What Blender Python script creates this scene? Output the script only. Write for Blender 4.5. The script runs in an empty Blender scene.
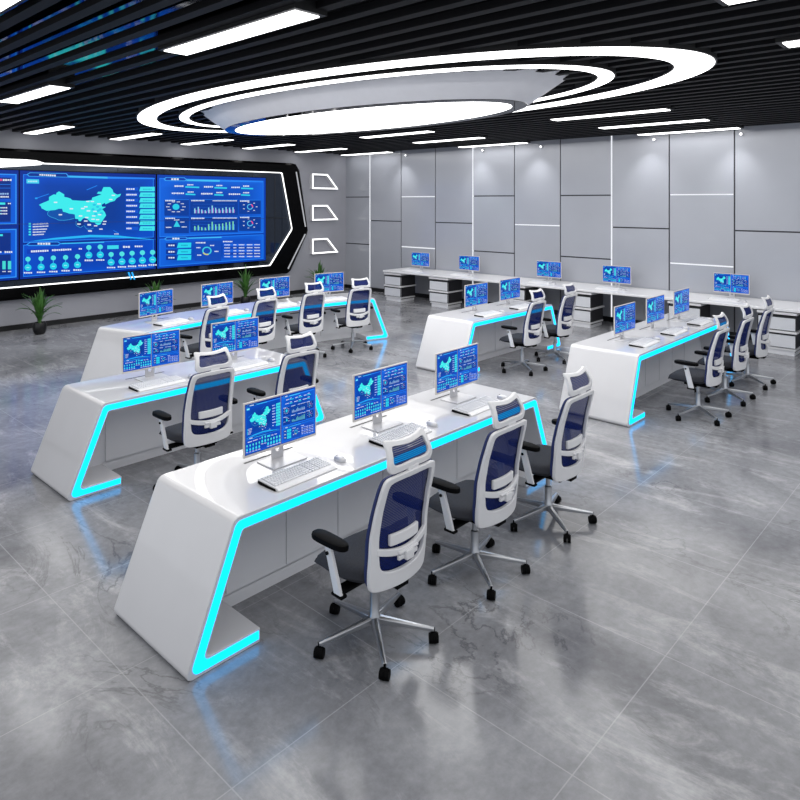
import bpy, math, random
from math import sin, cos, pi, radians
random.seed(7)
scene = bpy.context.scene
COL = bpy.data.collections.new('room')
scene.collection.children.link(COL)

# ------------------------------------------------------------------ camera constants
FPX, HOR, CAMH = 670.4, 201.5, 2.47
AZ = math.atan(620 / 670.4)
FW = (cos(AZ), sin(AZ)); RT = (sin(AZ), -cos(AZ))

def on_y(px, py, Y):
    u = (px - 400) / FPX
    d = Y / (FW[1] + u * RT[1])
    return (d * FW[0] + u * d * RT[0], CAMH - (py - HOR) / FPX * d)

# ------------------------------------------------------------------ materials
def lin(c):
    return tuple(((x / 255) / 12.92 if x / 255 <= .04045 else ((x / 255 + .055) / 1.055) ** 2.4) for x in c)

def new_mat(name):
    m = bpy.data.materials.new(name); m.use_nodes = True
    nt = m.node_tree
    return m, nt, nt.nodes['Principled BSDF']

def pmat(name, rgb, rough=.5, metal=0., coat=0., coat_r=.05, spec=.5, noise=0., nscale=8., bump=0., bscale=200.):
    m, nt, b = new_mat(name)
    c = lin(rgb) + (1,)
    b.inputs['Base Color'].default_value = c
    b.inputs['Roughness'].default_value = rough
    b.inputs['Metallic'].default_value = metal
    b.inputs['Coat Weight'].default_value = coat
    b.inputs['Coat Roughness'].default_value = coat_r
    b.inputs['Specular IOR Level'].default_value = spec
    tc = nt.nodes.new('ShaderNodeTexCoord')
    if noise:
        n = nt.nodes.new('ShaderNodeTexNoise'); n.inputs['Scale'].default_value = nscale; n.inputs['Detail'].default_value = 4
        nt.links.new(tc.outputs['Object'], n.inputs['Vector'])
        r = nt.nodes.new('ShaderNodeValToRGB')
        r.color_ramp.elements[0].position = .3; r.color_ramp.elements[1].position = .7
        r.color_ramp.elements[0].color = tuple(x * (1 - noise) for x in c[:3]) + (1,)
        r.color_ramp.elements[1].color = tuple(min(1, x * (1 + noise)) for x in c[:3]) + (1,)
        nt.links.new(n.outputs['Fac'], r.inputs['Fac']); nt.links.new(r.outputs['Color'], b.inputs['Base Color'])
    if bump:
        n2 = nt.nodes.new('ShaderNodeTexNoise'); n2.inputs['Scale'].default_value = bscale
        nt.links.new(tc.outputs['Object'], n2.inputs['Vector'])
        bp = nt.nodes.new('ShaderNodeBump'); bp.inputs['Strength'].default_value = bump; bp.inputs['Distance'].default_value = .003
        nt.links.new(n2.outputs['Fac'], bp.inputs['Height']); nt.links.new(bp.outputs['Normal'], b.inputs['Normal'])
    return m

def emat(name, rgb_lin, strength):
    m, nt, b = new_mat(name)
    b.inputs['Base Color'].default_value = (.02, .02, .02, 1)
    b.inputs['Specular IOR Level'].default_value = 0.
    b.inputs['Emission Color'].default_value = tuple(rgb_lin) + (1,)
    b.inputs['Emission Strength'].default_value = strength
    return m

def display_mat(strength=1.0):
    m, nt, b = new_mat('display_glow')
    a = nt.nodes.new('ShaderNodeAttribute'); a.attribute_name = 'Col'
    b.inputs['Base Color'].default_value = (.002, .003, .006, 1)
    b.inputs['Roughness'].default_value = .3; b.inputs['Specular IOR Level'].default_value = .12
    nt.links.new(a.outputs['Color'], b.inputs['Emission Color'])
    b.inputs['Emission Strength'].default_value = strength
    return m

def mesh_mat(name, rgb, alpha, scale):
    """see-through woven net"""
    m, nt, b = new_mat(name)
    b.inputs['Base Color'].default_value = lin(rgb) + (1,)
    b.inputs['Roughness'].default_value = .9; b.inputs['Specular IOR Level'].default_value = .12
    tc = nt.nodes.new('ShaderNodeTexCoord')
    w = nt.nodes.new('ShaderNodeTexWave'); w.wave_type = 'BANDS'; w.bands_direction = 'Z'
    w.inputs['Scale'].default_value = scale
    nt.links.new(tc.outputs['Object'], w.inputs['Vector'])
    mr = nt.nodes.new('ShaderNodeMapRange')
    mr.inputs['To Min'].default_value = alpha - .16; mr.inputs['To Max'].default_value = min(1, alpha + .14)
    nt.links.new(w.outputs['Fac'], mr.inputs['Value']); nt.links.new(mr.outputs['Result'], b.inputs['Alpha'])
    return m

def floor_mat():
    m, nt, b = new_mat('marble_tile_floor')
    N = nt.nodes.new; L = nt.links.new
    tc = N('ShaderNodeTexCoord')
    # broad clouds
    n1 = N('ShaderNodeTexNoise'); n1.inputs['Scale'].default_value = .9; n1.inputs['Detail'].default_value = 9; n1.inputs['Roughness'].default_value = .62
    n1.inputs['Distortion'].default_value = .6
    L(tc.outputs['Object'], n1.inputs['Vector'])
    r1 = N('ShaderNodeValToRGB')
    e = r1.color_ramp.elements
    e[0].position = .32; e[0].color = lin((106, 107, 112)) + (1,)
    e[1].position = .68; e[1].color = lin((150, 151, 155)) + (1,)
    L(n1.outputs['Fac'], r1.inputs['Fac'])
    # streaks drawn out along one diagonal
    mp = N('ShaderNodeMapping'); mp.inputs['Rotation'].default_value = (0, 0, radians(14)); mp.inputs['Scale'].default_value = (2.6, .85, 1)
    L(tc.outputs['Object'], mp.inputs['Vector'])
    n2 = N('ShaderNodeTexNoise'); n2.inputs['Scale'].default_value = 1.2; n2.inputs['Detail'].default_value = 14; n2.inputs['Roughness'].default_value = .74; n2.inputs['Distortion'].default_value = .7
    L(mp.outputs['Vector'], n2.inputs['Vector'])
    r2 = N('ShaderNodeValToRGB'); e = r2.color_ramp.elements
    e[0].position = .52; e[0].color = (0, 0, 0, 1); e[1].position = .68; e[1].color = (1, 1, 1, 1)
    L(n2.outputs['Fac'], r2.inputs['Fac'])
    mx = N('ShaderNodeMixRGB'); mx.inputs['Color2'].default_value = lin((188, 188, 190)) + (1,)
    ms = N('ShaderNodeMath'); ms.operation = 'MULTIPLY'; ms.inputs[1].default_value = .62
    L(r2.outputs['Color'], ms.inputs[0]); L(ms.outputs[0], mx.inputs['Fac']); L(r1.outputs['Color'], mx.inputs['Color1'])
    # thin dark veins
    n3 = N('ShaderNodeTexNoise'); n3.inputs['Scale'].default_value = .8; n3.inputs['Detail'].default_value = 10; n3.inputs['Roughness'].default_value = .6; n3.inputs['Distortion'].default_value = 1.6
    mp3 = N('ShaderNodeMapping'); mp3.inputs['Rotation'].default_value = (0, 0, radians(24)); mp3.inputs['Scale'].default_value = (1.7, .8, 1); mp3.inputs['Location'].default_value = (4.3, 1.7, 0)
    L(tc.outputs['Object'], mp3.inputs['Vector']); L(mp3.outputs['Vector'], n3.inputs['Vector'])
    r3 = N('ShaderNodeValToRGB'); e = r3.color_ramp.elements
    e[0].position = .485; e[0].color = (0, 0, 0, 1); e[1].position = .515; e[1].color = (0, 0, 0, 1)
    k = r3.color_ramp.elements.new(.5); k.color = (1, 1, 1, 1)
    L(n3.outputs['Fac'], r3.inputs['Fac'])
    n4 = N('ShaderNodeTexNoise'); n4.inputs['Scale'].default_value = .7
    L(tc.outputs['Object'], n4.inputs['Vector'])
    r4 = N('ShaderNodeValToRGB'); e = r4.color_ramp.elements
    e[0].position = .48; e[0].color = (0, 0, 0, 1); e[1].position = .62; e[1].color = (.6, .6, .6, 1)
    L(n4.outputs['Fac'], r4.inputs['Fac'])
    mm = N('ShaderNodeMath'); mm.operation = 'MULTIPLY'
    L(r3.outputs['Color'], mm.inputs[0]); L(r4.outputs['Color'], mm.inputs[1])
    mx3 = N('ShaderNodeMixRGB'); mx3.inputs['Color2'].default_value = lin((70, 70, 76)) + (1,)
    L(mm.outputs[0], mx3.inputs['Fac']); L(mx.outputs['Color'], mx3.inputs['Color1'])
    # tile joints
    sep = N('ShaderNodeSeparateXYZ'); L(tc.outputs['Object'], sep.inputs[0])
    js = []
    for ax, off, per in (('X', 2.623, 1.033), ('Y', 2.435, 1.02)):
        a = N('ShaderNodeMath'); a.operation = 'SUBTRACT'; a.inputs[1].default_value = off - per / 2; L(sep.outputs[ax], a.inputs[0])
        c = N('ShaderNodeMath'); c.operation = 'PINGPONG'; c.inputs[1].default_value = per / 2; L(a.outputs[0], c.inputs[0])
        g = N('ShaderNodeMath'); g.operation = 'GREATER_THAN'; g.inputs[1].default_value = per / 2 - .003; L(c.outputs[0], g.inputs[0])
        js.append(g)
    jm = N('ShaderNodeMath'); jm.operation = 'MAXIMUM'; L(js[0].outputs[0], jm.inputs[0]); L(js[1].outputs[0], jm.inputs[1])
    jf = N('ShaderNodeMath'); jf.operation = 'MULTIPLY'; jf.inputs[1].default_value = .42; L(jm.outputs[0], jf.inputs[0])
    mx4 = N('ShaderNodeMixRGB'); mx4.inputs['Color2'].default_value = lin((182, 183, 186)) + (1,)
    n5 = N('ShaderNodeTexNoise'); n5.inputs['Scale'].default_value = 16; n5.inputs['Detail'].default_value = 6; n5.inputs['Roughness'].default_value = .7
    L(tc.outputs['Object'], n5.inputs['Vector'])
    r5 = N('ShaderNodeMapRange'); r5.inputs['From Min'].default_value = .3; r5.inputs['From Max'].default_value = .7; r5.inputs['To Min'].default_value = .84; r5.inputs['To Max'].default_value = 1.16
    L(n5.outputs['Fac'], r5.inputs['Value'])
    mg = N('ShaderNodeMixRGB'); mg.blend_type = 'MULTIPLY'; mg.inputs['Fac'].default_value = 1
    L(mx3.outputs['Color'], mg.inputs['Color1']); L(r5.outputs['Result'], mg.inputs['Color2'])
    L(jf.outputs[0], mx4.inputs['Fac']); L(mg.outputs['Color'], mx4.inputs['Color1'])
    L(mx4.outputs['Color'], b.inputs['Base Color'])
    rr = N('ShaderNodeMapRange'); rr.inputs['To Min'].default_value = .08; rr.inputs['To Max'].default_value = .2
    L(n1.outputs['Fac'], rr.inputs['Value']); L(rr.outputs['Result'], b.inputs['Roughness'])
    b.inputs['Specular IOR Level'].default_value = .38
    return m

M = {}
M['floor'] = floor_mat()
M['wall'] = pmat('grey_wall_paint', (158, 159, 167), .5, noise=.03, nscale=2)
M['panel'] = pmat('grey_wall_panel', (164, 167, 175), .15, spec=.55, noise=.02, nscale=1.5)
M['groove'] = pmat('dark_joint', (52, 53, 58), .6, noise=.05)
M['base'] = pmat('black_baseboard', (18, 18, 20), .35, noise=.05)
M['ceil'] = pmat('mirror_black_ceiling', (74, 77, 86), .05, metal=1., noise=.02, nscale=1)
M['slat'] = pmat('black_slat', (15, 15, 18), .6, spec=.18, noise=.05)
M['housing'] = pmat('black_housing', (14, 14, 16), .5, noise=.05)
M['lamp'] = emat('white_diffuser', (1, 1, 1), 4.5)
M['ring'] = emat('white_ring_diffuser', (1, 1, 1), 4.5)
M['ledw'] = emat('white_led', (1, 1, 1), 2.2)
M['trimw'] = emat('pale_led_trim', (.93, .95, 1), 1.0)
M['cyan'] = emat('cyan_led', (0.0, 1.25, 3.0), 1.0)
M['drum'] = pmat('pale_grey_drum', (214, 215, 221), .35, noise=.02)
M['rim'] = pmat('mirror_rim', (13, 14, 18), .04, spec=.07, noise=.02)
M['gloss'] = pmat('white_lacquer', (208, 208, 211), .28, coat=1., coat_r=.03, noise=.015, nscale=3)
M['front'] = pmat('pale_grey_front', (226, 227, 231), .35, noise=.02, nscale=3)
M['slot'] = pmat('dark_slot', (24, 24, 27), .5, noise=.05)
M['white'] = pmat('white_plastic', (222, 222, 224), .38, noise=.02, nscale=5)
M['bezel'] = pmat('pale_bezel', (205, 200, 196), .35, noise=.02)
M['silver'] = pmat('satin_silver', (205, 205, 208), .3, metal=.35, noise=.02)
M['alu'] = pmat('polished_aluminium', (186, 188, 192), .3, metal=1., noise=.02)
M['black'] = pmat('black_plastic', (7, 7, 8), .6, spec=.06, noise=.05)
M['fabric'] = pmat('charcoal_fabric', (38, 40, 47), .9, noise=.12, nscale=60, bump=.5, bscale=500)
M['net'] = mesh_mat('navy_net', (12, 30, 92), .91, 34)
M['netedge'] = pmat('navy_edging', (22, 38, 92), .6, noise=.05)
M['key'] = pmat('grey_keycaps', (222, 223, 226), .45, noise=.03)
M['kbody'] = pmat('keyboard_shell', (222, 222, 224), .4, noise=.02)
M['gapgrey'] = pmat('keyboard_well', (160, 162, 170), .5, noise=.03)
M['frame'] = pmat('black_gloss_frame', (4, 4, 5), .25, spec=.08, noise=.05)
M['glass'] = pmat('dark_backing_glass', (60, 67, 78), .04, metal=.8, noise=.03)
M['darkgrey'] = pmat('dark_side_panel', (42, 42, 46), .45, noise=.05)
M['drawer'] = pmat('grey_drawer_front', (214, 216, 221), .4, noise=.02)
M['pot'] = pmat('black_pot', (12, 12, 14), .3, noise=.05)
M['soil'] = pmat('soil', (40, 30, 22), .9, noise=.3, nscale=40)
M['leaf'] = pmat('green_leaf', (66, 112, 48), .45, noise=.35, nscale=9)
M['display'] = display_mat(.92)
M['spot'] = emat('spot_face', (1, 1, 1), 3.)
M['accent'] = emat('blue_accent', (.02, .42, 1.0), 1.2)

# ------------------------------------------------------------------ mesh builder
class MB:
    def __init__(s): s.v = []; s.f = []; s.mi = []; s.col = None
    def add(s, vs, fs, mi=0):
        o = len(s.v); s.v += [tuple(p) for p in vs]
        for f in fs: s.f.append([i + o for i in f]); s.mi.append(mi)
        return s
    def box(s, c, d, mi=0, rz=0., rx=0.):
        vs = []
        for z in (-.5, .5):
            for (x, y) in ((-.5, -.5), (.5, -.5), (.5, .5), (-.5, .5)):
                p = [x * d[0], y * d[1], z * d[2]]
                if rx: p[1], p[2] = p[1] * cos(rx) - p[2] * sin(rx), p[1] * sin(rx) + p[2] * cos(rx)
                if rz: p[0], p[1] = p[0] * cos(rz) - p[1] * sin(rz), p[0] * sin(rz) + p[1] * cos(rz)
                vs.append((p[0] + c[0], p[1] + c[1], p[2] + c[2]))
        return s.add(vs, [(3, 2, 1, 0), (4, 5, 6, 7), (0, 1, 5, 4), (1, 2, 6, 5), (2, 3, 7, 6), (3, 0, 4, 7)], mi)
    def tube(s, p0, p1, r0, r1=None, n=14, mi=0, cap=True):
        r1 = r0 if r1 is None else r1
        a = [p1[i] - p0[i] for i in range(3)]; l = math.sqrt(sum(x * x for x in a)); a = [x / l for x in a]
        h = (0, 0, 1) if abs(a[2]) < .9 else (1, 0, 0)
        u = [a[1] * h[2] - a[2] * h[1], a[2] * h[0] - a[0] * h[2], a[0] * h[1] - a[1] * h[0]]
        l = math.sqrt(sum(x * x for x in u)); u = [x / l for x in u]
        w = [a[1] * u[2] - a[2] * u[1], a[2] * u[0] - a[0] * u[2], a[0] * u[1] - a[1] * u[0]]
        vs = []
        for p, r in ((p0, r0), (p1, r1)):
            for i in range(n):
                t = 2 * pi * i / n
                vs.append(tuple(p[k] + r * (cos(t) * u[k] + sin(t) * w[k]) for k in range(3)))
        fs = [(i, (i + 1) % n, n + (i + 1) % n, n + i) for i in range(n)]
        if cap: fs += [tuple(range(n - 1, -1, -1)), tuple(range(n, 2 * n))]
        return s.add(vs, fs, mi)
    def lathe(s, prof, n=24, mi=0, c=(0, 0, 0)):
        vs = []
        for r, z in prof:
            for i in range(n):
                t = 2 * pi * i / n
                vs.append((c[0] + r * cos(t), c[1] + r * sin(t), c[2] + z))
        fs = []
        for j in range(len(prof) - 1):
            for i in range(n):
                fs.append((j * n + i, j * n + (i + 1) % n, (j + 1) * n + (i + 1) % n, (j + 1) * n + i))
        return s.add(vs, fs, mi)
    def strip(s, A, B, mi=0, closed=False):
        n = len(A); m = n if closed else n - 1
        return s.add(list(A) + list(B), [(i, (i + 1) % n, n + (i + 1) % n, n + i) for i in range(m)], mi)
    def prism(s, pts, y0, y1, mi=0):
        """polygon in xz pulled along y"""
        n = len(pts)
        vs = [(x, y0, z) for x, z in pts] + [(x, y1, z) for x, z in pts]
        fs = [tuple(range(n)), tuple(range(2 * n - 1, n - 1, -1))] + [(i, n + i, n + (i + 1) % n, (i + 1) % n) for i in range(n)]
        return s.add(vs, fs, mi)
    def build(s, name, mats, parent=None, bevel=0., smooth=True, seg=2, ang=35):
        me = bpy.data.meshes.new(name)
        me.from_pydata(s.v, [], s.f); me.update()
        mats = mats if isinstance(mats, (list, tuple)) else [mats]
        for m in mats: me.materials.append(m)
        me.polygons.foreach_set('material_index', s.mi)
        bm_fix(me)
        if smooth:
            me.polygons.foreach_set('use_smooth', [True] * len(me.polygons))
            me.set_sharp_from_angle(angle=radians(ang))
        o = bpy.data.objects.new(name, me); COL.objects.link(o)
        if parent is not None: o.parent = parent
        if bevel:
            b = o.modifiers.new('bevel', 'BEVEL'); b.width = bevel; b.segments = seg; b.limit_method = 'ANGLE'; b.angle_limit = radians(40)
        return o

import bmesh
def bm_fix(me):
    bm = bmesh.new(); bm.from_mesh(me)
    bmesh.ops.recalc_face_normals(bm, faces=bm.faces[:])
    bm.to_mesh(me); bm.free()

def tag(o, label, cat, group=None, kind=None):
    o['label'] = label; o['category'] = cat
    if group: o['group'] = group
    if kind: o['kind'] = kind
    return o

def empty(name, loc=(0, 0, 0), rz=0.):
    o = bpy.data.objects.new(name, None); COL.objects.link(o)
    o.location = loc; o.rotation_euler = (0, 0, rz); o.empty_display_size = .1
    return o

def struct(o):
    o['kind'] = 'structure'; return o

def copy_tree(o, parent=None):
    c = o.copy(); COL.objects.link(c)
    if parent is not None: c.parent = parent
    for ch in list(o.children): copy_tree(ch, c)
    return c

def placer(proto):
    state = {'n': 0}
    def place(loc, rz, label, cat, group):
        o = proto if state['n'] == 0 else copy_tree(proto)
        state['n'] += 1
        o.location = loc; o.rotation_euler = (0, 0, rz)
        tag(o, label, cat, group)
        return o
    return place

# ------------------------------------------------------------------ setting
WX, WY, CZ = 13.07, 14.2, 3.90          # back wall, screen wall, mirror ceiling
X0, Y0 = -3.0, -3.0
mb = MB(); mb.add([(X0, Y0, 0), (WX + .15, Y0, 0), (WX + .15, WY + .15, 0), (X0, WY + .15, 0)], [(0, 1, 2, 3)])
struct(mb.build('floor', M['floor']))
mb = MB(); mb.box(((X0 + WX) / 2, WY + .075, CZ / 2), (WX - X0, .15, CZ))
struct(mb.build('wall_left', M['wall']))

# back wall: panels parted by dark joints, some joints lit
mb = MB(); mb.box((WX + .085, (Y0 + WY) / 2 + .075, CZ / 2), (.13, WY - Y0 + .15, CZ), 1)
edges = [14.2, 13.221]
while edges[-1] > Y0: edges.append(edges[-1] - 1.1765)
G = .013
pattern = {1: ((2.595, 1.275), 0), 2: ((1.942,), 0), 3: ((2.595, 1.275), 1), 4: ((1.942,), 0), 5: ((2.6, 1.28), 0), 6: ((1.942,), 1)}
lit = []; pat_i = 0
for i in range(len(edges) - 1):
    a, b = edges[i], max(edges[i + 1], Y0)
    hs, l = pattern[(i % 6) + 1] if i % 6 + 1 != 6 else pattern[6]
    if i == 6: hs, l = (2.6, 1.28), 0
    if i == 7: hs, l = (1.942,), 0
    if i == 8: hs, l = (2.6, 1.28), 1
    if i == 9: hs, l = (1.942,), 0
    zz = [0.1] + sorted(hs) + [CZ]
    for k in range(len(zz) - 1):
        z0 = zz[k] + (G if k else 0); z1 = zz[k + 1] - (G if k < len(zz) - 2 else 0)
        y1 = a - (G if i else 0); y0 = b + G
        mb.box((WX + .01, (y0 + y1) / 2, (z0 + z1) / 2), (.02, y1 - y0, z1 - z0), 0)
    if l: lit += [('h', a - .02, b + .02, h) for h in hs]
    if i % 3 == 0 and i < 9: lit.append(('v', b, b, 0))
struct(mb.build('wall_back', [M['panel'], M['groove']], smooth=False))
tn = 1
for k, a, b, h in lit:
    t = MB()
    if k == 'h': t.box((WX + .005, (a + b) / 2, h), (.022, a - b, .024))
    else: t.box((WX + .005, a, CZ / 2 + .05), (.022, .026, CZ - .1))
    struct(t.build('trim_%d' % tn, M['trimw'], smooth=False)); tn += 1
mb = MB(); mb.box((WX - .01, (Y0 + WY) / 2, .05), (.022, WY - Y0, .1)); struct(mb.build('baseboard_back', M['base']))
mb = MB(); mb.box(((X0 + WX) / 2 - .01, WY - .01, .05), (WX - X0 - .02, .022, .1)); struct(mb.build('baseboard_left', M['base']))

# ceiling: mirror-black plane with black slats under it
mb = MB()
mb.box(((X0 + WX) / 2 + .07, (Y0 + WY) / 2 + .07, CZ + .05), (WX - X0 + .15, WY - Y0 + .15, .1), 0)
x = 1.64 - .272 * 16
while x < WX - .12:
    mb.box((x + .055, (Y0 + WY - .06) / 2, 3.83), (.088, WY - Y0 - .06, .055), 1)
    x += .272
struct(mb.build('ceiling', [M['ceil'], M['slat']], smooth=False))

# ------------------------------------------------------------------ ceiling lights
lights = [
    (1.40, 3.62, 5.42, 'white linear ceiling light cut off by the top left corner of the photo'),
    (2.97, 3.62, 5.42, 'large white linear ceiling light in a black housing, above and left of the oval rings'),
    (9.53, 3.66, 5.46, 'thin white ceiling light right of the oval rings, nearest the rings of its three'),
    (11.17, 3.66, 5.46, 'thin white ceiling light right of the oval rings, middle one of three staggered bars'),
    (12.80, 3.66, 5.46, 'thin white ceiling light right of the oval rings, touching the panelled back wall'),
    (2.97, 8.0, 9.75, 'short wide white ceiling light at the left edge, left of the oval rings'),
    (9.53, 8.03, 9.83, 'thin white ceiling light just below the glowing oval drum, closest to it'),
    (11.17, 8.05, 9.85, 'thin white ceiling light below the oval drum, middle of three bars before the back wall'),
    (12.80, 8.05, 9.85, 'thin white ceiling light below the oval drum, touching the back wall panels'),
    (4.62, 12.1, 13.95, 'small white ceiling light above the video wall, leftmost of the row along that wall'),
    (6.27, 12.15, 13.95, 'small white ceiling light above the video wall, second from the left in its row'),
    (7.91, 12.2, 14.0, 'small white ceiling light above the video wall, third from the left in its row'),
    (9.55, 12.2, 14.0, 'small white ceiling light above the video wall frame corner, fourth in its row'),
    (11.17, 12.2, 14.0, 'small white ceiling light above the trapezoid wall lamps, fifth in its row'),
    (12.80, 12.2, 14.0, 'small white ceiling light in the corner where the two walls meet'),
    (4.61, -.4, 1.41, 'white ceiling light cut off by the top edge of the photo, right of centre'),
    (6.27, -.4, 1.43, 'white ceiling light cut off by the right edge of the photo'),
]
for (x, ya, yb, lab) in lights:
    r = empty('ceiling_light', (x, (ya + yb) / 2, 3.90))
    tag(r, lab, 'ceiling light', 'linear ceiling lights')
    L = yb - ya
    MB().box((0, 0, -.0645), (.285, L + .09, .125)).build('housing', M['housing'], r, smooth=False)
    MB().box((0, 0, -.131), (.215, L, .008)).build('diffuser', M['lamp'], r, smooth=False)

def ell(cx, cy, a, b, z, n=128):
    return [(cx + a * cos(2 * pi * i / n), cy + b * sin(2 * pi * i / n), z) for i in range(n)]
EC = (6.29, 6.68)
def ring(name, ao, bo, ai, bi, label):
    r = empty(name, (EC[0], EC[1], 3.90)); tag(r, label, 'ceiling light')
    e = .02
    h = MB()
    o1, o2 = ell(0, 0, ao + e, bo + e, 0), ell(0, 0, ao + e, bo + e, -.125)
    i1, i2 = ell(0, 0, ai - e, bi - e, 0), ell(0, 0, ai - e, bi - e, -.125)
    h.strip(o1, o2, closed=True); h.strip(i1, i2, closed=True); h.strip(o2, i2, closed=True); h.strip(o1, i1, closed=True)
    h.build('housing', M['housing'], r)
    d = MB()
    a, b = ell(0, 0, ao, bo, -.131), ell(0, 0, ai, bi, -.131)
    a2, b2 = ell(0, 0, ao, bo, -.124), ell(0, 0, ai, bi, -.124)
    d.strip(a, b, closed=True); d.strip(a, a2, closed=True); d.strip(b, b2, closed=True); d.strip(a2, b2, closed=True)
    d.build('diffuser', M['ring'], r)
ring('oval_ring_light', 2.071, 4.64, 1.802, 4.279, 'outermost large white oval ring light set in the slatted ceiling')
ring('oval_ring_light', 1.595, 3.667, 1.455, 3.50, 'narrow inner white oval ring light between the outer ring and the hanging drum')
r = empty('oval_drum_light', (EC[0], EC[1], 3.90)); tag(r, 'hanging oval drum light with flared grey skirt and glowing white underside', 'ceiling light')
s = MB(); s.strip(ell(0, 0, 1.43, 3.27, 0), ell(0, 0, 1.085, 2.665, -.335), closed=True)
s.strip(ell(0, 0, 1.41, 3.25, 0), ell(0, 0, 1.065, 2.645, -.335), closed=True)
s.build('skirt', M['drum'], r)
s = MB(); s.strip(ell(0, 0, 1.087, 2.667, -.34), ell(0, 0, .93, 2.48, -.34), closed=True)
s.strip(ell(0, 0, 1.087, 2.667, -.33), ell(0, 0, .93, 2.48, -.33), closed=True)
s.strip(ell(0, 0, 1.087, 2.667, -.34), ell(0, 0, 1.087, 2.667, -.33), closed=True)
o = s.build('rim', M['rim'], r); o['label'] = 'mirror black rim'
s = MB(); e1 = ell(0, 0, .935, 2.485, -.339); n = len(e1)
s.add(e1, [tuple(range(n))]); s.strip(e1, ell(0, 0, .935, 2.485, -.32), closed=True)
s.build('diffuser', M['ring'], r)

# small wall-washing spots before the back wall
for y, lab in ((11.85, 'tiny round spotlight high before the back wall, leftmost of its row'),
               (9.38, 'tiny round spotlight high before the back wall, second from the left'),
               (7.80, 'tiny round spotlight high before the back wall, third from the left'),
               (5.27, 'tiny round spotlight high before the back wall, second from the right'),
               (3.69, 'tiny round spotlight high before the back wall, rightmost of its row')):
    r = empty('spotlight', (WX - .0, y, 3.685)); tag(r, lab, 'spotlight', 'wall washing spotlights')
    MB().tube((0, 0, 0), (-.045, 0, 0), .026, n=16).build('housing', M['white'], r)
    MB().tube((-.045, 0, 0), (-.05, 0, 0), .022, n=16).build('lens', M['spot'], r)
    l = bpy.data.lights.new('spot_lamp', 'SPOT'); l.energy = 30; l.spot_size = radians(76); l.spot_blend = 1.; l.shadow_soft_size = .05
    lo = bpy.data.objects.new('spot_lamp', l); COL.objects.link(lo); lo.parent = r; lo.location = (-.45, .06, .06)
    lo.rotation_euler = (0, radians(-20), 0)

# ------------------------------------------------------------------ dashboard pictures (authored from wall coordinates)
SY = 13.985
SL, SR = on_y(20.5, 200, SY)[0], on_y(265.6, 200, SY)[0]
SB, ST = on_y(265.5, 260.2, SY)[1], on_y(265.5, 178, SY)[1]
CYN = lin((66, 236, 245)); CY2 = lin((40, 205, 240)); WHT = lin((232, 240, 255)); BL1 = lin((0, 82, 214)); BL2 = lin((4, 62, 172))
BLB = lin((38, 138, 255)); BLD = lin((6, 46, 128)); GRN = lin((132, 232, 190)); PNK = lin((236, 84, 150))
items = []          # (layer, [(U, V)], colour or list)
def uv(px, py):
    X, z = on_y(px, py, SY)
    return ((X - SL) / (SR - SL), (z - SB) / (ST - SB))
def put(layer, pts, col): items.append((layer, pts, col))
def crop(ox, oy, s):
    return lambda x, y: uv(ox + x * s, oy + y * s)
def poly(f, pts, col, layer=2): put(layer, [f(*p) for p in pts], col)
def rect(f, x0, y0, x1, y1, col, layer=2): poly(f, [(x0, y0), (x1, y0), (x1, y1), (x0, y1)], col, layer)
def bar(f, a, b, w, col, layer=2):
    (x0, y0), (x1, y1) = a, b
    l = math.hypot(x1 - x0, y1 - y0); nx, ny = -(y1 - y0) / l * w / 2, (x1 - x0) / l * w / 2
    poly(f, [(x0 + nx, y0 + ny), (x1 + nx, y1 + ny), (x1 - nx, y1 - ny), (x0 - nx, y0 - ny)], col, layer)
def glyphs(f, x0, x1, y0, h, y1=None, col=WHT, w=None, layer=5):
    """a line of unreadably small characters"""
    y1 = y0 if y1 is None else y1
    w = w or h * .9; n = max(2, int((x1 - x0) / (w * 1.25)))
    for i in range(n):
        a = x0 + (x1 - x0) * i / n; b = a + (x1 - x0) / n * .78
        y = y0 + (y1 - y0) * i / n
        k = random.choice((1., .8, .9))
        rect(f, a, y - h / 2 * k, b, y + h / 2 * k, col, layer)
def disc(f, x, y, rx, ry, col, layer=3, n=18, r0=0., t0=0., t1=2 * pi):
    if r0 == 0: poly(f, [(x + rx * cos(2 * pi * i / n), y + ry * sin(2 * pi * i / n)) for i in range(n)], col, layer)
    else:
        for i in range(n):
            a, b = t0 + (t1 - t0) * i / n, t0 + (t1 - t0) * (i + 1) / n
            poly(f, [(x + rx * cos(a), y + ry * sin(a)), (x + rx * cos(b), y + ry * sin(b)), (x + rx * r0 * cos(b), y + ry * r0 * sin(b)), (x + rx * r0 * cos(a), y + ry * r0 * sin(a))], col, layer)
def U(u0, u1, v0, v1, c, layer):       # straight in U,V ; c = one colour or four corner colours
    put(layer, [(u0, v0), (u1, v0), (u1, v1), (u0, v1)], c)
def mixc(a, b, t): return tuple(x * (1 - t) + y * t for x, y in zip(a, b))
def backing(u0, u1, v0, v1, edge, mid, n=6, layer=1):
    for i in range(n):
        for j in range(n):
            cs = []
            for (a, b) in ((i, j), (i + 1, j), (i + 1, j + 1), (i, j + 1)):
                d = max(abs(a / n - .5), abs(b / n - .5)) * 2
                cs.append(mixc(mid, edge, d ** 2.2))
            U(u0 + (u1 - u0) * i / n, u0 + (u1 - u0) * (i + 1) / n, v0 + (v1 - v0) * j / n, v0 + (v1 - v0) * (j + 1) / n, cs, layer)
def border(u0, u1, v0, v1, w, c, layer=3):
    h = w * 2.6
    U(u0, u1, v1 - h, v1, c, layer); U(u0, u1, v0, v0 + h, c, layer); U(u0, u0 + w, v0, v1, c, layer); U(u1 - w, u1, v0, v1, c, layer)

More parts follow.
